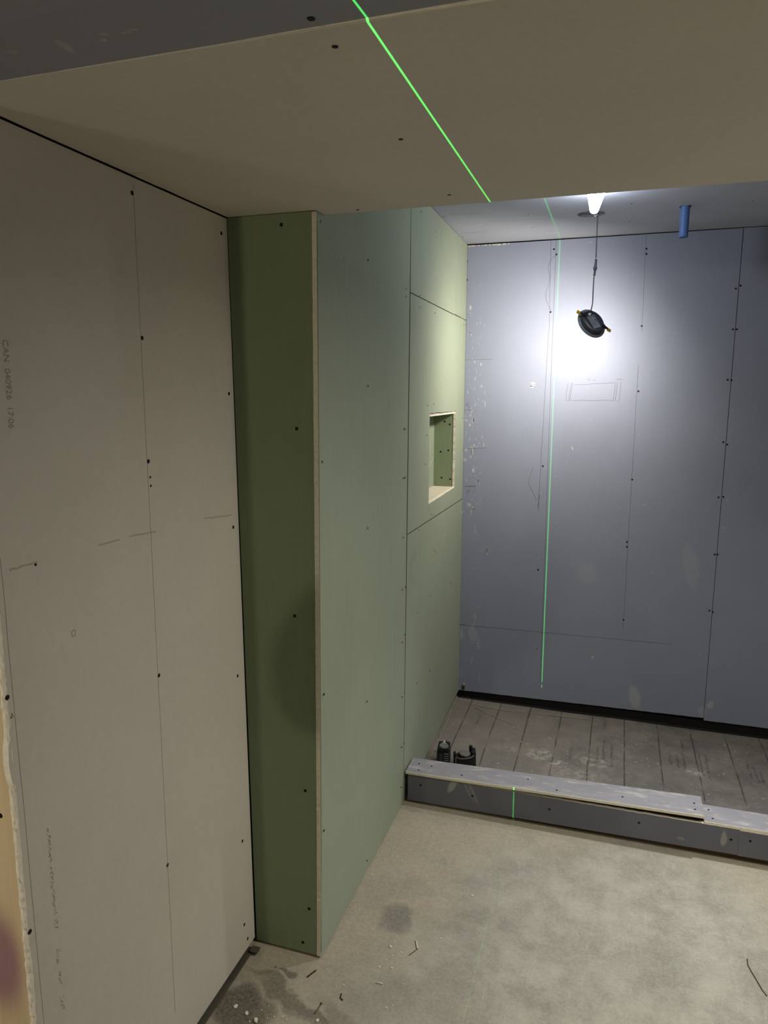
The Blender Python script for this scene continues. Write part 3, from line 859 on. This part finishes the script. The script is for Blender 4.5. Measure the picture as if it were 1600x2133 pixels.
ribbon('pencil_mark', [wiggle(Bk(968, 1013), Bk(991, 1012.5), 4, .001, 12), wiggle(Bk(955, 1301), Bk(968, 1301.5), 3, .0005, 13), wiggle(Bk(1124, 1030), Bk(1120, 1060), 3, .0005, 14)], plane_xz(YB), M['screw'], back, 0.0014, 0.0005)
rnd = random.Random(21)
sm = []
for (u, v, w, h) in ((980, 637, 1, 8), (979, 655, 1, 5), (978, 692, 2, 6), (972, 470 + 60, 1, 4), (1106, 800, 9, 3), (1103, 805, 8, 3), (970, 877, 7, 6), (978, 885, 5, 7), (984, 870, 1, 10), (968, 937, 8, 5), (982, 930, 2, 16),
                     (967, 957, 6, 4), (985, 975, 1, 7), (996, 997, 1.5, 9), (975, 1052, 9, 3), (985, 1056, 2, 6), (964, 1060, 1.5, 8), (1015, 1140, 1, 14), (1235, 1366, 1, 5), (1118, 1350, 4, 2), (994, 1342, 1, 4), (1192, 932, .6, 4)):
    for k in range(3):
        uu, vv = u + rnd.uniform(-2, 2), v + rnd.uniform(-3, 3)
        sm.append([Bk(uu, vv), Bk(uu + w * rnd.uniform(.6, 1), vv + (h if w < 3 else rnd.uniform(-1, 1)))])
ribbon('plaster_smear', sm, plane_xz(YB), M['plaster'], back, 0.0035)
# gypsum burrs in the top left corner and along the saw-cut top edge
bm = bmesh.new()
for i in range(34):
    x = XS + 0.01 + rnd.random() ** 2 * 0.22
    r = rnd.uniform(.001, .0028)
    add_box(bm, (x - r * 2, YB - r, 2.43 - r * rnd.uniform(.5, 2)), (x + r * 2, YB + 0.001, 2.432))
link('gypsum_burr', bm, M['gypsum'], back)
# plug of mortar at the lower left corner of the board
p = at(966, 1428, 1, YB)
bm = bmesh.new(); add_box(bm, (p.x - .007, YB - .008, p.z - .022), (p.x + .006, YB + .002, p.z + .008), .002)
add_box(bm, (p.x - .004, YB - .01, p.z + .002), (p.x + .010, YB + .002, p.z + .012), .002, 1)
link('mortar_lump', bm, [M['lumber'], M['plaster']], back)

# ------------------------------------------------------------------ shower floor liner
liner = empty('shower_liner', (0.4, 3.2, 0.0))
tag(liner, 'dusty charcoal waterproof liner sheet laid over the shower floor behind the curb', 'liner')
bm = bmesh.new()
nx, ny = 70, 34
grid = []
for j in range(ny + 1):
    row = []
    for i in range(nx + 1):
        x = XS + 0.002 + (1.745 - XS) * i / nx; y = 2.80 + (YB + 0.016 - 2.80) * j / ny
        z = 0.0055 + 0.0030 * noise.noise(Vector((x * 3.1, y * 3.3, 0)))
        row.append(bm.verts.new((x, y, max(0.002, z))))
    grid.append(row)
for j in range(ny):
    for i in range(nx):
        f = bm.faces.new((grid[j][i], grid[j][i + 1], grid[j + 1][i + 1], grid[j + 1][i])); f.smooth = True
top = []
for i in range(nx + 1):       # upturn behind the back wall boards
    v = grid[ny][i]; top.append(bm.verts.new((v.co.x, YB + 0.018, 0.046)))
for i in range(nx): bm.faces.new((grid[ny][i], grid[ny][i + 1], top[i + 1], top[i]))
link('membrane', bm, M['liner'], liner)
# faded lines of print on the liner: short illegible strokes in rows
bm = bmesh.new(); rnd = random.Random(4)
rows = []
for (u, v) in ((1190, 1560), (1245, 1560), (1258, 1560), (1275, 1575), (1395, 1570), (1410, 1575), (1424, 1580), (1460, 1590), (1475, 1600), (1560, 1600), (1573, 1605), (1585, 1610), (1000, 1490), (1260, 1500), (1420, 1545), (1100, 1490)):
    rows.append(at(u, v, 2, 0.012))
for p in rows:
    y = p.y - 0.10
    ln = rnd.uniform(0.10, 0.26)
    while y < p.y - 0.10 + ln:
        h = rnd.uniform(.004, .008)
        for k in range(rnd.choice((1, 2, 3))):
            xx = p.x + rnd.uniform(-.006, .006); zz = 0.0098
            if rnd.random() < 0.5: a, b = (xx - h / 2, y), (xx + h / 2, y + .0012)
            else: a, b = (xx, y), (xx + .0012, y + h)
            bm.faces.new([bm.verts.new(q) for q in ((a[0], a[1], zz), (b[0], a[1], zz), (b[0], b[1], zz), (a[0], b[1], zz))])
        y += rnd.uniform(.005, .009)
M['liner_ink'] = plain('faded_liner_print', srgb(74, 66, 66), 0.9, 0.1)
tag(link('printed_text', bm, M['liner_ink'], liner), kind='stuff')
# thin plaster dust ridges swept on the liner
bm = bmesh.new()
for pts in (((887, 1592), (905, 1557), (925, 1513), (949, 1460)), ((952, 1456), (975, 1461), (1010, 1470), (1060, 1478), (1120, 1484), (1180, 1490), (1260, 1500)),
            ((965, 1462), (985, 1467), (1010, 1481), (1040, 1494), (1070, 1507)), ((905, 1515), (925, 1510), (940, 1508)), ((903, 1560), (918, 1555), (935, 1553))):
    q = [at(u, v, 2, 0.0155) for u, v in pts]; dense = []
    for a, b in zip(q, q[1:]):
        for k in range(8): dense.append(a.lerp(b, k / 8) + Vector((rnd.uniform(-.0015, .0015), rnd.uniform(-.0015, .0015), 0)))
    add_tube(bm, dense, [0.0022 * rnd.uniform(.4, 1.3) for _ in dense], 5)
for v in bm.verts: v.co.z = 0.0088 + (v.co.z - 0.0155) * 0.35
M['dust'] = plain('pale_plaster_dust', srgb(176, 168, 152), 0.95, 0.1)
tag(link('dust_ridge', bm, M['dust'], liner), kind='stuff')

# ------------------------------------------------------------------ shower curb
curb = empty('shower_curb', (0.3, 2.73, 0.0))
tag(curb, 'low shower curb of violet board strips over lumber, running right from the green wall', 'curb')
CX1 = 1.745


def core(name, z0, z1, parent): return box(name, (XS + 0.02, 2.685, z0), (CX1, 2.775, z1), M['lumber'], parent, 0.002)


core('lumber_core', 0.0, 0.043, curb); core('lumber_core', 0.044, 0.082, curb); core('lumber_core', 0.083, 0.121, curb)
YC = 2.663
XCJ = at(1541, 1735, 1, YC).x
slab('front_board', [(XS + 0.02, 0.012), (XCJ - 0.001, 0.030), (XCJ - 0.001, 0.1315)] + rough_edge((XCJ - 0.001, 0.1315), (XS + 0.02, 0.128), 0.02, 0.0012, 8., 1)[1:], plane_xz(YC), T, [M['curb_face'], M['gypsum']], curb)
slab('front_board', [(XCJ + 0.001, 0.028), (CX1, 0.036), (CX1, 0.128), (XCJ + 0.001, 0.128)], plane_xz(YC), T, [M['curb_face'], M['gypsum']], curb)


def top_board(x0, x1, z0, z1, y0, y1, seed, yb0=None, yb1=None):
    bm = bmesh.new(); th = 0.0125; prev = None
    N = max(4, int((x1 - x0) / 0.012)); yb0 = yb0 or y1; yb1 = yb1 or y1
    for i in range(N + 1):
        t = i / N; x = x0 + (x1 - x0) * t; z = z0 + (z1 - z0) * t; yb = yb0 + (yb1 - yb0) * t
        j = 0.0008 * noise.noise(Vector((x * 70, seed, 0))) - 0.003 * max(0, noise.noise(Vector((x * 14, seed, 5))) - 0.35)
        row = [bm.verts.new(q) for q in ((x, y0 - j, z - 0.001), (x, y0 + 0.001 - j, z), (x, yb, z), (x, yb, z - th), (x, y0 + 0.002 - j, z - th))]
        if prev:
            for k in range(5):
                f = bm.faces.new((prev[k], prev[(k + 1) % 5], row[(k + 1) % 5], row[k]))
                f.material_index = 0 if k == 1 else 1
        else: bm.faces.new(row[::-1]).material_index = 1
        prev = row
    bm.faces.new(prev).material_index = 1
    return link('top_board', bm, [M['curb_top'], M['gypsum']], curb)


XT = at(1465, 1690, 2, 0.155).x
top_board(XS + 0.012, XT - 0.0008, 0.1435, 0.1675, 2.655, 2.778, 1., 2.772, 2.79)
top_board(XT + 0.0008, CX1, 0.1415, 0.1415, 2.664, 2.782, 2.)
bm = bmesh.new(); add_box(bm, (XT - 0.05, 2.70, 0.1285), (XT - 0.002, 2.77, 0.1545)); add_box(bm, (XT - 0.35, 2.70, 0.1285), (XT - 0.3, 2.77, 0.1475))
link('shim', bm, M['lumber'], curb)
# dark foot of the lumber under the raised face board
for u, v in ((876, 1635.5), (984, 1658), (1144.5, 1686), (1331, 1714), (1523, 1749), (1563, 1752)):
    p = at(u, v, 1, YC); screw(curb, (p.x, YC, p.z), (0, -1, 0), 0.0042)
for u, v in ((873, 1590.5), (872, 1604), (899, 1596), (962, 1614.5), (1100, 1623), (1160, 1646), (1297, 1660), (1446, 1673), (1448, 1686), (1476, 1687), (1485, 1705)):
    t = (at(u, v, 2, 0.15).x - XS) / (XT - XS); z = 0.1435 + 0.024 * t if u < 1465 else 0.1415
    p = at(u, v, 2, z); screw(curb, (p.x, p.y, z), (0, 0, 1), 0.0036)

# ------------------------------------------------------------------ hanging LED panels


def hang_lamp(name, C, nrm, label_up, glow, R, cable_pts, conn_at, labels, clips=True, swivel=0.0):
    """round slim LED panel seen from behind. nrm = direction the light shines"""
    nrm = nrm.normalized(); zb = -nrm                      # local z = back of the lamp
    xa = label_up.cross(zb).normalized(); ya = zb.cross(xa).normalized()
    mt = Matrix(((xa.x, ya.x, zb.x, C.x), (xa.y, ya.y, zb.y, C.y), (xa.z, ya.z, zb.z, C.z), (0, 0, 0, 1)))
    root = empty(name, C)
    tag(root, *labels)
    bm = bmesh.new(); add_lathe(bm, [(R * .90, -.0035), (R * .985, -.003), (R, 0), (R * .985, .003), (R * .93, .0045), (R * .84, .005)], 64, mt)
    link('rim', bm, M['rim_metal'], root)
    bm = bmesh.new(); add_lathe(bm, [(R * .86, .004), (R * .84, .008), (R * .76, .0175), (R * .73, .019), (R * .70, .0185), (R * .66, .0165), (0, .0165)], 64, mt)
    link('housing', bm, M['lamp_metal'], root)
    bm = bmesh.new(); add_lathe(bm, [(R * .84, -.0030), (R * .80, -.0075), (R * .68, -.0105), (R * .4, -.0120), (0, -.0125)], 48, mt)
    bm2 = bm
    o = link('diffuser', bm2, glow, root)
    if clips:
        s = R * 0.80
        bm = bmesh.new(); add_box(bm, (-s * .40, -s * .58, .0167), (s * .40, s * .52, .0171)); bmesh.ops.transform(bm, matrix=mt, verts=bm.verts)
        st = link('rating_label', bm, M['sticker'], root)
        bm = bmesh.new()
        rr = random.Random(2)
        for k in range(9):
            yy = s * (.44 - k * .085); add_box(bm, (-s * .34, yy, .01712), (s * (-.34 + rr.uniform(.3, .46)), yy + s * .02, .01722))
        for (x, y, w, h) in ((.2, .3, .13, .12), (.18, .02, .16, .12), (.2, -.14, .13, .1)):
            add_box(bm, (s * x, s * y, .01712), (s * (x + w), s * (y + h), .01722))
        add_box(bm, (-s * .36, -s * .28, .01712), (s * .36, -s * .265, .01722))
        add_box(bm, (-s * .36, s * .455, .01712), (s * .36, s * .47, .01722))
        bmesh.ops.transform(bm, matrix=mt, verts=bm.verts)
        tag(link('label_print', bm, M['sticker_ink'], st))
        for sg, ang in ((1, 2.30), (-1, 2.30 + math.pi)):      # spring clips on opposite sides
            dx, dy = math.cos(ang), math.sin(ang)
            rot = Matrix.Rotation(ang, 4, 'Z')
            bm = bmesh.new()
            add_box(bm, (R * .62, -.006, .017), (R * .93, .006, .0225), .0012)      # bracket
            add_tube(bm, [(R * .70 + .006 * math.cos(t), -.0065, .024 + .006 * math.sin(t)) for t in (0, .8, 1.6, 2.4, 3.2, 4, 4.8, 5.6, 6.2)], .0011, 6)
            add_tube(bm, [(R * .70, -.007, .024), (R * .70, .007, .024)], .003, 8)
            bmesh.ops.transform(bm, matrix=mt @ rot, verts=bm.verts)
            cl = link('clip_bracket', bm, M['black_plastic'], root)
            bm = bmesh.new()
            for q in ([(R * .74, 0, .024), (R * .98, 0, .0215), (R * 1.16, 0, .018)],):
                for a, b in zip(q, q[1:]):
                    va = [bm.verts.new((a[0], w, a[2])) for w in (-.006, .006)]; vb = [bm.verts.new((b[0], w, b[2])) for w in (-.006, .006)]
                    va2 = [bm.verts.new((a[0], w, a[2] - .0012)) for w in (-.006, .006)]; vb2 = [bm.verts.new((b[0], w, b[2] - .0012)) for w in (-.006, .006)]
                    bm.faces.new((va[0], va[1], vb[1], vb[0])); bm.faces.new((va2[0], vb2[0], vb2[1], va2[1]))
                    bm.faces.new((va[0], vb[0], vb2[0], va2[0])); bm.faces.new((va[1], va2[1], vb2[1], vb[1])); bm.faces.new((vb[0], vb[1], vb2[1], vb2[0]))
            bmesh.ops.transform(bm, matrix=mt @ rot, verts=bm.verts)
            link('spring', bm, M['black_plastic'], root)
            bm = bmesh.new(); add_box(bm, (R * 1.03, -.0065, .014), (R * 1.27, .0065, .0205), .001)
            bmesh.ops.transform(bm, matrix=mt @ rot, verts=bm.verts)
            tag(link('spring_clip', bm, M['brass'], root), 'yellow sleeve of the spring clip')
        bm = bmesh.new()
        q = mt @ Vector((-R * .04, R * .50, .017))
        add_lathe(bm, [(.006, 0), (.006, .003), (.004, .006), (.003, .009), (0, .009)], 14, Matrix.Translation(q) @ zb.to_track_quat('Z', 'Y').to_matrix().to_4x4())
        link('cable_gland', bm, M['white_metal'], root)
    bm = bmesh.new()
    P = []
    ctrl = [Vector(p) for p in cable_pts]
    for i in range(len(ctrl) - 1):       # Catmull-Rom
        p0, p1, p2, p3 = ctrl[max(i - 1, 0)], ctrl[i], ctrl[i + 1], ctrl[min(i + 2, len(ctrl) - 1)]
        for k in range(10):
            t = k / 10
            P.append(0.5 * ((2 * p1) + (p2 - p0) * t + (2 * p0 - 5 * p1 + 4 * p2 - p3) * t * t + (3 * p1 - p0 - 3 * p2 + p3) * t ** 3))
    P.append(ctrl[-1])
    add_tube(bm, P, 0.0024, 8)
    link('cable', bm, M['cable'], root)
    if conn_at:
        a, b = Vector(conn_at[0]), Vector(conn_at[1]); Lc = (b - a).length
        bm = bmesh.new()
        add_lathe(bm, [(0, 0), (.0048, 0.0), (.0052, .003), (.0042, .006), (.0046, Lc * .30), (.0072, Lc * .36), (.0078, Lc * .40), (.0078, Lc * .52), (.0068, Lc * .54),
                       (.0056, Lc * .56), (.0045, Lc * .92), (.0052, Lc * .94), (.0052, Lc * .985), (0, Lc)], 16,
                  Matrix.Translation(a) @ (b - a).to_track_quat('Z', 'Y').to_matrix().to_4x4())
        link('connector', bm, M['cable'], root)
    return root, mt


YH = 3.30
C1 = at(1232, 674, 1, YH)
n1 = Vector((-0.60, 0.64, -0.47))
lab_up = -(RIGHT * 0.40 + DOWN * 0.92)
ptc = lambda u, v, y=YH: at(u, v, 1, y)
gl = ptc(1228.5, 651, YH - 0.012)
cab = [gl, ptc(1231.5, 645, YH - 0.014), ptc(1234.5, 630, YH - 0.006), ptc(1236, 600), ptc(1238, 572), ptc(1241, 548), ptc(1243, 500), Vector((-0.127, YH, 2.44)), Vector((-0.135, YH + 0.005, 2.50))]
lamp1, mt1 = hang_lamp('led_panel_light', C1, n1, lab_up, M['glow'], 0.0695, cab, (ptc(1238.3, 574), ptc(1242, 540)),
                       ('dark round LED panel seen from behind, hanging low on a cable before the back wall', 'light'))

# bare bulb close under the shower ceiling
BY = 2.90
bt, bb_ = at(1240, 397, 1, BY), at(1237, 445, 1, BY)
bulb = empty('light_bulb', (bt.x, BY, 2.44))
tag(bulb, 'blazing bluish white bulb close under the shower ceiling behind the cream soffit edge', 'light')
bm = bmesh.new()
hb = 2.432 - bb_.z
add_lathe(bm, [(0, 0), (.008, .0012), (.0125, .005), (.016, .012), (.020, hb * .35), (.026, hb * .62), (.031, hb * .84), (.030, hb * .97), (.022, hb), (0, hb)], 32, Matrix.Translation((bb_.x, BY, bb_.z)) @ Matrix.Rotation(math.radians(4), 4, 'Y'))
link('globe', bm, M['glow_bright'], bulb)
bm = bmesh.new(); add_lathe(bm, [(.018, 0), (.018, .012), (0, .012)], 20, Matrix.Translation((bt.x + .003, BY, 2.431)))
link('lamp_holder', bm, M['white_metal'], bulb)

# little bright wire hook by the round hole
bm = bmesh.new()
add_tube(bm, [ptc(u, v, 3.26) for u, v in ((1237, 447.5), (1240, 450.5), (1246, 446.5), (1242, 443.5))], 0.0016, 6)
hk = link('wire_hook', bm, M['white_metal'], None)
tag(hk, 'tiny bright bent metal hook at the sawn round hole in the shower ceiling', 'hook')

# ------------------------------------------------------------------ blue tube stub
tb = empty('tube_stub', (PX, PY, ZC))
tag(tb, 'blue plastic tube stub sticking down through the shower ceiling', 'tube')
tm = Matrix.Translation((PX, PY, ZC + 0.03)) @ Matrix.Rotation(math.radians(180), 4, 'X') @ Matrix.Rotation(0.03, 4, 'X')
bm = bmesh.new(); Lt = 0.148
add_lathe(bm, [(.0135, Lt - 0.09), (.0150, Lt - .001), (.0162, Lt), (.0172, Lt - .001), (.0176, Lt - 0.01), (.0180, 0.0)], 28, tm)
link('tube', bm, M['blue'], tb)
bm = bmesh.new(); add_lathe(bm, [(0, Lt - 0.088), (.0138, Lt - 0.088), (.0138, Lt - .0875), (0, Lt - .0875)], 20, tm)
link('inner_shade', bm, M['void'], tb)

# ------------------------------------------------------------------ two small tools behind the curb
t1 = empty('tool_case', (-0.683, 3.01, 0.0105))
tag(t1, 'narrow black tool case with a ribbed side and grey round cap, nearest the green wall', 'tool')


def local_bm(fn, root, rz, name, mat, tilt=0.0):
    bm = bmesh.new(); fn(bm)
    m = Matrix.Translation(root.location) @ Matrix.Rotation(rz, 4, 'Z') @ Matrix.Rotation(tilt, 4, 'X')
    bmesh.ops.transform(bm, matrix=m, verts=bm.verts)
    return link(name, bm, mat, root)


rz = math.radians(8)
local_bm(lambda b: add_box(b, (-.030, -.030, 0), (.030, .040, .066), .006), t1, rz, 'body', M['black_plastic'])
local_bm(lambda b: (add_box(b, (-.028, -.028, .060), (.028, .048, .084), .009)), t1, rz, 'head', M['black_plastic'])
local_bm(lambda b: [add_box(b, (.004, -.0335, .016 + k * .0105), (.026, -.0295, .0195 + k * .0105), .0012) for k in range(5)], t1, rz, 'rib', M['knob'])
local_bm(lambda b: [add_box(b, (-.027, -.0335, .015), (-.023, -.0295, .062), .001), add_box(b, (-.018, -.033, .014), (-.002, -.0295, .058), .001)], t1, rz, 'side_panel', M['lamp_metal'])
local_bm(lambda b: add_lathe(b, [(0, .0885), (.0170, .0885), (.0195, .0895), (.0210, .087), (.0215, .083)], 24, Matrix.Translation((0.001, -.004, 0))), t1, rz, 'round_cap', M['knob'])
local_bm(lambda b: [add_box(b, (-.003, .022, .083), (.003, .042, .0895), .001), add_box(b, (-.010, .018, .083), (.010, .023, .087), .001)], t1, rz, 'index_mark', M['white_metal'])
local_bm(lambda b: add_tube(b, [(.012 + .007 * math.cos(t), .034, .086 + .008 * math.sin(t)) for t in [k * .45 for k in range(8)]], .0016, 6), t1, rz, 'loop', M['knob'])

t2 = empty('tape_measure', (-0.586, 3.02, 0.0105))
tag(t2, 'wider black rounded tool with a grey cap and yellow patch, right of the ribbed one', 'tool')
rz2 = math.radians(14)


def d_body(b, sx, sy, h0, h1, bev=.006):
    # rounded D outline, taller at the right
    pts = []
    for k in range(25):
        t = math.pi * (1.0 + k / 24)
        pts.append((sx * math.cos(t), -sy * .35 + sy * .65 * math.sin(t)))
    pts += [(sx, sy), (sx * .55, sy), (-sx * .75, sy * .8), (-sx, sy * .35)]
    lo = [b.verts.new((x, y, 0)) for x, y in pts]
    hi = [b.verts.new((x * .95, y * .95, h0 + (h1 - h0) * (x + sx) / (2 * sx))) for x, y in pts]
    b.faces.new(lo[::-1]); b.faces.new(hi)
    for i in range(len(pts)): b.faces.new((lo[i], lo[(i + 1) % len(pts)], hi[(i + 1) % len(pts)], hi[i]))
    bmesh.ops.bevel(b, geom=[e for e in b.edges if abs(e.verts[0].co.z - e.verts[1].co.z) < .02 and e.verts[0].co.z > h0 * .5], offset=bev, segments=3, affect='EDGES')


local_bm(lambda b: d_body(b, .052, .036, .044, .056), t2, rz2, 'body', M['black_plastic'])
local_bm(lambda b: (add_box(b, (.030, -.012, .035), (.050, .036, .070), .006), add_box(b, (.020, .026, .055), (.036, .040, .080), .004)), t2, rz2, 'hook_end', M['black_plastic'])
local_bm(lambda b: add_box(b, (-.052, -.006, .030), (-.040, .022, .056), .004), t2, rz2, 'corner_guard', M['black_plastic'])
local_bm(lambda b: add_lathe(b, [(.030, .046), (.030, .054), (.027, .0565)], 32, Matrix.Translation((0.0, .002, 0))), t2, rz2, 'cap_ring', M['black_plastic'])
local_bm(lambda b: add_lathe(b, [(.026, .054), (.024, .060), (.021, .0605), (.0, .0595)], 32, Matrix.Translation((0.0, .002, 0))), t2, rz2, 'round_cap', M['knob'])
local_bm(lambda b: add_tube(b, [(.041 * math.cos(t) * 1.0, -.006 + .031 * math.sin(t), .050 + .006 * math.cos(t)) for t in [math.pi * (1.05 + k * .9 / 16) for k in range(17)]], .0022, 6), t2, rz2, 'grey_band', M['knob'])
local_bm(lambda b: add_box(b, (-.044, -.026, .020), (-.022, -.016, .044), .002), t2, rz2, 'label_patch', M['yellow'], 0)

# ------------------------------------------------------------------ added shadow caster hanging unseen past the end of the cream wall
caster = empty('shadow_caster', (-0.868, 0.20, 1.31))
tag(caster, 'unseen brown shape added past the cream wall to cast a shadow on the green return', 'caster')
M['canvas'] = plain('brown_canvas', srgb(104, 88, 66), 0.9, 0.2)
bm = bmesh.new(); bmesh.ops.create_uvsphere(bm, u_segments=32, v_segments=20, radius=1.0)
for v in bm.verts:
    x, y, z = v.co
    v.co = Vector((0.125 * x * (1 - 0.3 * max(0, z)) + 0.05 * z, 0.05 * y, 0.175 * z)) + caster.location
for f in bm.faces: f.smooth = True
link('body', bm, M['canvas'], caster)
bm = bmesh.new(); add_tube(bm, [caster.location + Vector(p) for p in ((0.05, 0, 0.16), (0.03, 0, 0.34), (0.0, 0, 0.60), (0.0, 0, 0.842))], 0.006, 8)
link('strap', bm, M['canvas'], caster)

# ------------------------------------------------------------------ debris on the concrete
rnd = random.Random(77)


def chip_mesh(r, flat, seed):
    bm = bmesh.new(); bmesh.ops.create_icosphere(bm, subdivisions=2, radius=r)
    for v in bm.verts:
        k = 1 + 0.45 * noise.noise(v.co / r * 1.3 + Vector((seed, 0, 0)))
        v.co = Vector((v.co.x * k, v.co.y * k * 0.75, v.co.z * k * flat))
    zmin = min(v.co.z for v in bm.verts)
    for v in bm.verts: v.co.z -= zmin
    me = bpy.data.meshes.new('plaster_crumb'); bm.to_mesh(me); bm.free(); return me


chips = [chip_mesh(1.0, 0.45, s) for s in (1, 5, 9)]
for m_ in chips: m_.materials.append(M['gypsum'])


def crumb(u, v, px, label, group=None, mesh=None):
    p = at(u, v, 2, 0.0)
    r = px / F_PX * (p - EYE).dot(FWD) / 2
    o = bpy.data.objects.new('plaster_crumb', mesh or rnd.choice(chips)); COL.objects.link(o)
    o.location = (p.x, p.y, 0.0); o.scale = (r, r, r); o.rotation_euler = (0, 0, rnd.uniform(0, 6.28))
    tag(o, label, 'debris', group); return o


crumb(533, 2127, 12, 'largest pale plaster crumb, at the bottom edge of the photo near the cream wall')
crumb(491, 2098, 10, 'pale flat plaster crumb on the dark stained patch of concrete')
crumb(514, 2112, 9, 'pale plaster crumb just left of the largest one')
crumb(814, 1973, 7, 'white plaster crumb left of the bent nail with the pale head')
crumb(661, 2127, 8, 'pale crumb at the bottom edge below the short nail')
crumb(984, 1866, 5, 'lone small round crumb on the grey concrete, farthest right')
crumb(918, 1955, 4, 'small crumb on bare concrete between the pale splinter and the open grey floor')
crumb(1028, 1722, 3, 'tiny crumb near the curb just left of the green laser line')
crumb(1166, 1790, 3, 'tiny crumb on open grey concrete in front of the middle of the curb')
crumb(1400, 1990, 3, 'tiny crumb alone on the grey concrete left of the tie wire offcut')
for u, v, px in ((520, 2128, 4), (545, 2104, 3), (557, 2121, 3), (571, 2118, 4), (589, 2118, 4), (588, 2098, 3), (790, 2015, 5), (782, 2023, 3), (816, 2017, 5), (836, 1984, 4), (805, 2000, 3), (818, 1991, 3),
                 (821, 2028, 3), (716, 2052, 4), (805, 2100, 4), (819, 2095, 3), (700, 2055, 3), (776, 1935, 3), (746, 1944, 3), (720, 1918, 3), (795, 1950, 3), (749, 1894, 3), (775, 1823, 4),
                 (822, 1961, 3), (560, 2096, 3), (598, 2124, 3), (695, 1995, 3), (682, 2020, 3), (840, 2050, 3), (760, 1960, 2), (850, 1960, 2)):
    crumb(u, v, px, 'tiny pale crumb of plaster scattered on the dusty concrete below the green corner', 'plaster crumbs scattered on the concrete')

# finest grit: one uncountable scatter
bm = bmesh.new()
for i in range(2000):
    if rnd.random() < 0.75:
        x = rnd.gauss(-0.68, 0.12); y = rnd.gauss(1.78, 0.13)
    else:
        x = rnd.uniform(-0.75, 0.7); y = rnd.uniform(1.6, 2.62)
    if x < XS + 0.02 and y > 1.70 or x < -0.95: continue
    r = rnd.uniform(.0005, .0014)
    a = rnd.uniform(0, 6.28)
    pts = [(x + r * math.cos(a + t) * rnd.uniform(.6, 1.2), y + r * math.sin(a + t) * rnd.uniform(.6, 1.2)) for t in (0, 2.1, 4.2)]
    b3 = [bm.verts.new((px_, py_, 0.0001)) for px_, py_ in pts]; tp_ = bm.verts.new((x, y, r * 0.9))
    for k in range(3): bm.faces.new((b3[k], b3[(k + 1) % 3], tp_))
    bm.faces.new(b3[::-1])
tag(link('plaster_grit', bm, M['dust']), 'fine pale grit and plaster dust spread over the concrete near the green corner', 'grit', None, 'stuff')


def floor_stick(name, pts, rad, mat, label, cat, head=None):
    q = [at(u, v, 2, 0.004) for u, v in pts]
    rr = [rad] * len(q)
    for p in q: p.z = max(rad, 0.0015)
    bm = bmesh.new(); add_tube(bm, q, rr, 7)
    if head:
        d = (q[0] - q[1]).normalized()
        add_lathe(bm, [(0, 0), (rad * 2.2, 0), (rad * 2.2, .0012), (0, .0012)], 12, Matrix.Translation(q[0]) @ d.to_track_quat('Z', 'Y').to_matrix().to_4x4())
    o = link(name, bm, mat); o2 = tag(o, label, cat); return o2


floor_stick('nail', [(669, 2089), (663, 2099), (655, 2110)], 0.0014, M['steel'], 'short steel nail with a flat head lying on the streaked concrete', 'nail', True)
floor_stick('screw', [(711, 2068), (709, 2077), (714, 2082)], 0.0017, M['rust'], 'curled dark bit of steel above and right of the short nail', 'screw')
floor_stick('screw', [(658, 2020), (650, 2026), (640, 2034)], 0.0022, M['rust'], 'rusty brown screw lying just below the green corner', 'screw')
sl = floor_stick('wood_splinter', [(867, 1958), (868, 1966), (870, 1975)], 0.0026, M['sill'], 'pale splinter of gypsum standing out beside a thin dark sliver', 'debris')
floor_stick('wire_offcut', [(870, 1975), (862, 1981), (852, 1988)], 0.0009, M['rust'], 'thin dark sliver trailing from the pale splinter', 'debris')
floor_stick('plaster_crumb', [(784, 2046), (790, 2046), (797, 2048)], 0.0020, M['sill'], 'elongated pale sliver of gypsum on the dusty floor, right of the streaks', 'debris')
floor_stick('twig', [(1557, 1996), (1558, 2008), (1566, 2023), (1577, 2041), (1588, 2060), (1598, 2073)], 0.0016, M['steel'], 'long thin grey twisted offcut of tie wire on the bare concrete at the far right', 'debris')
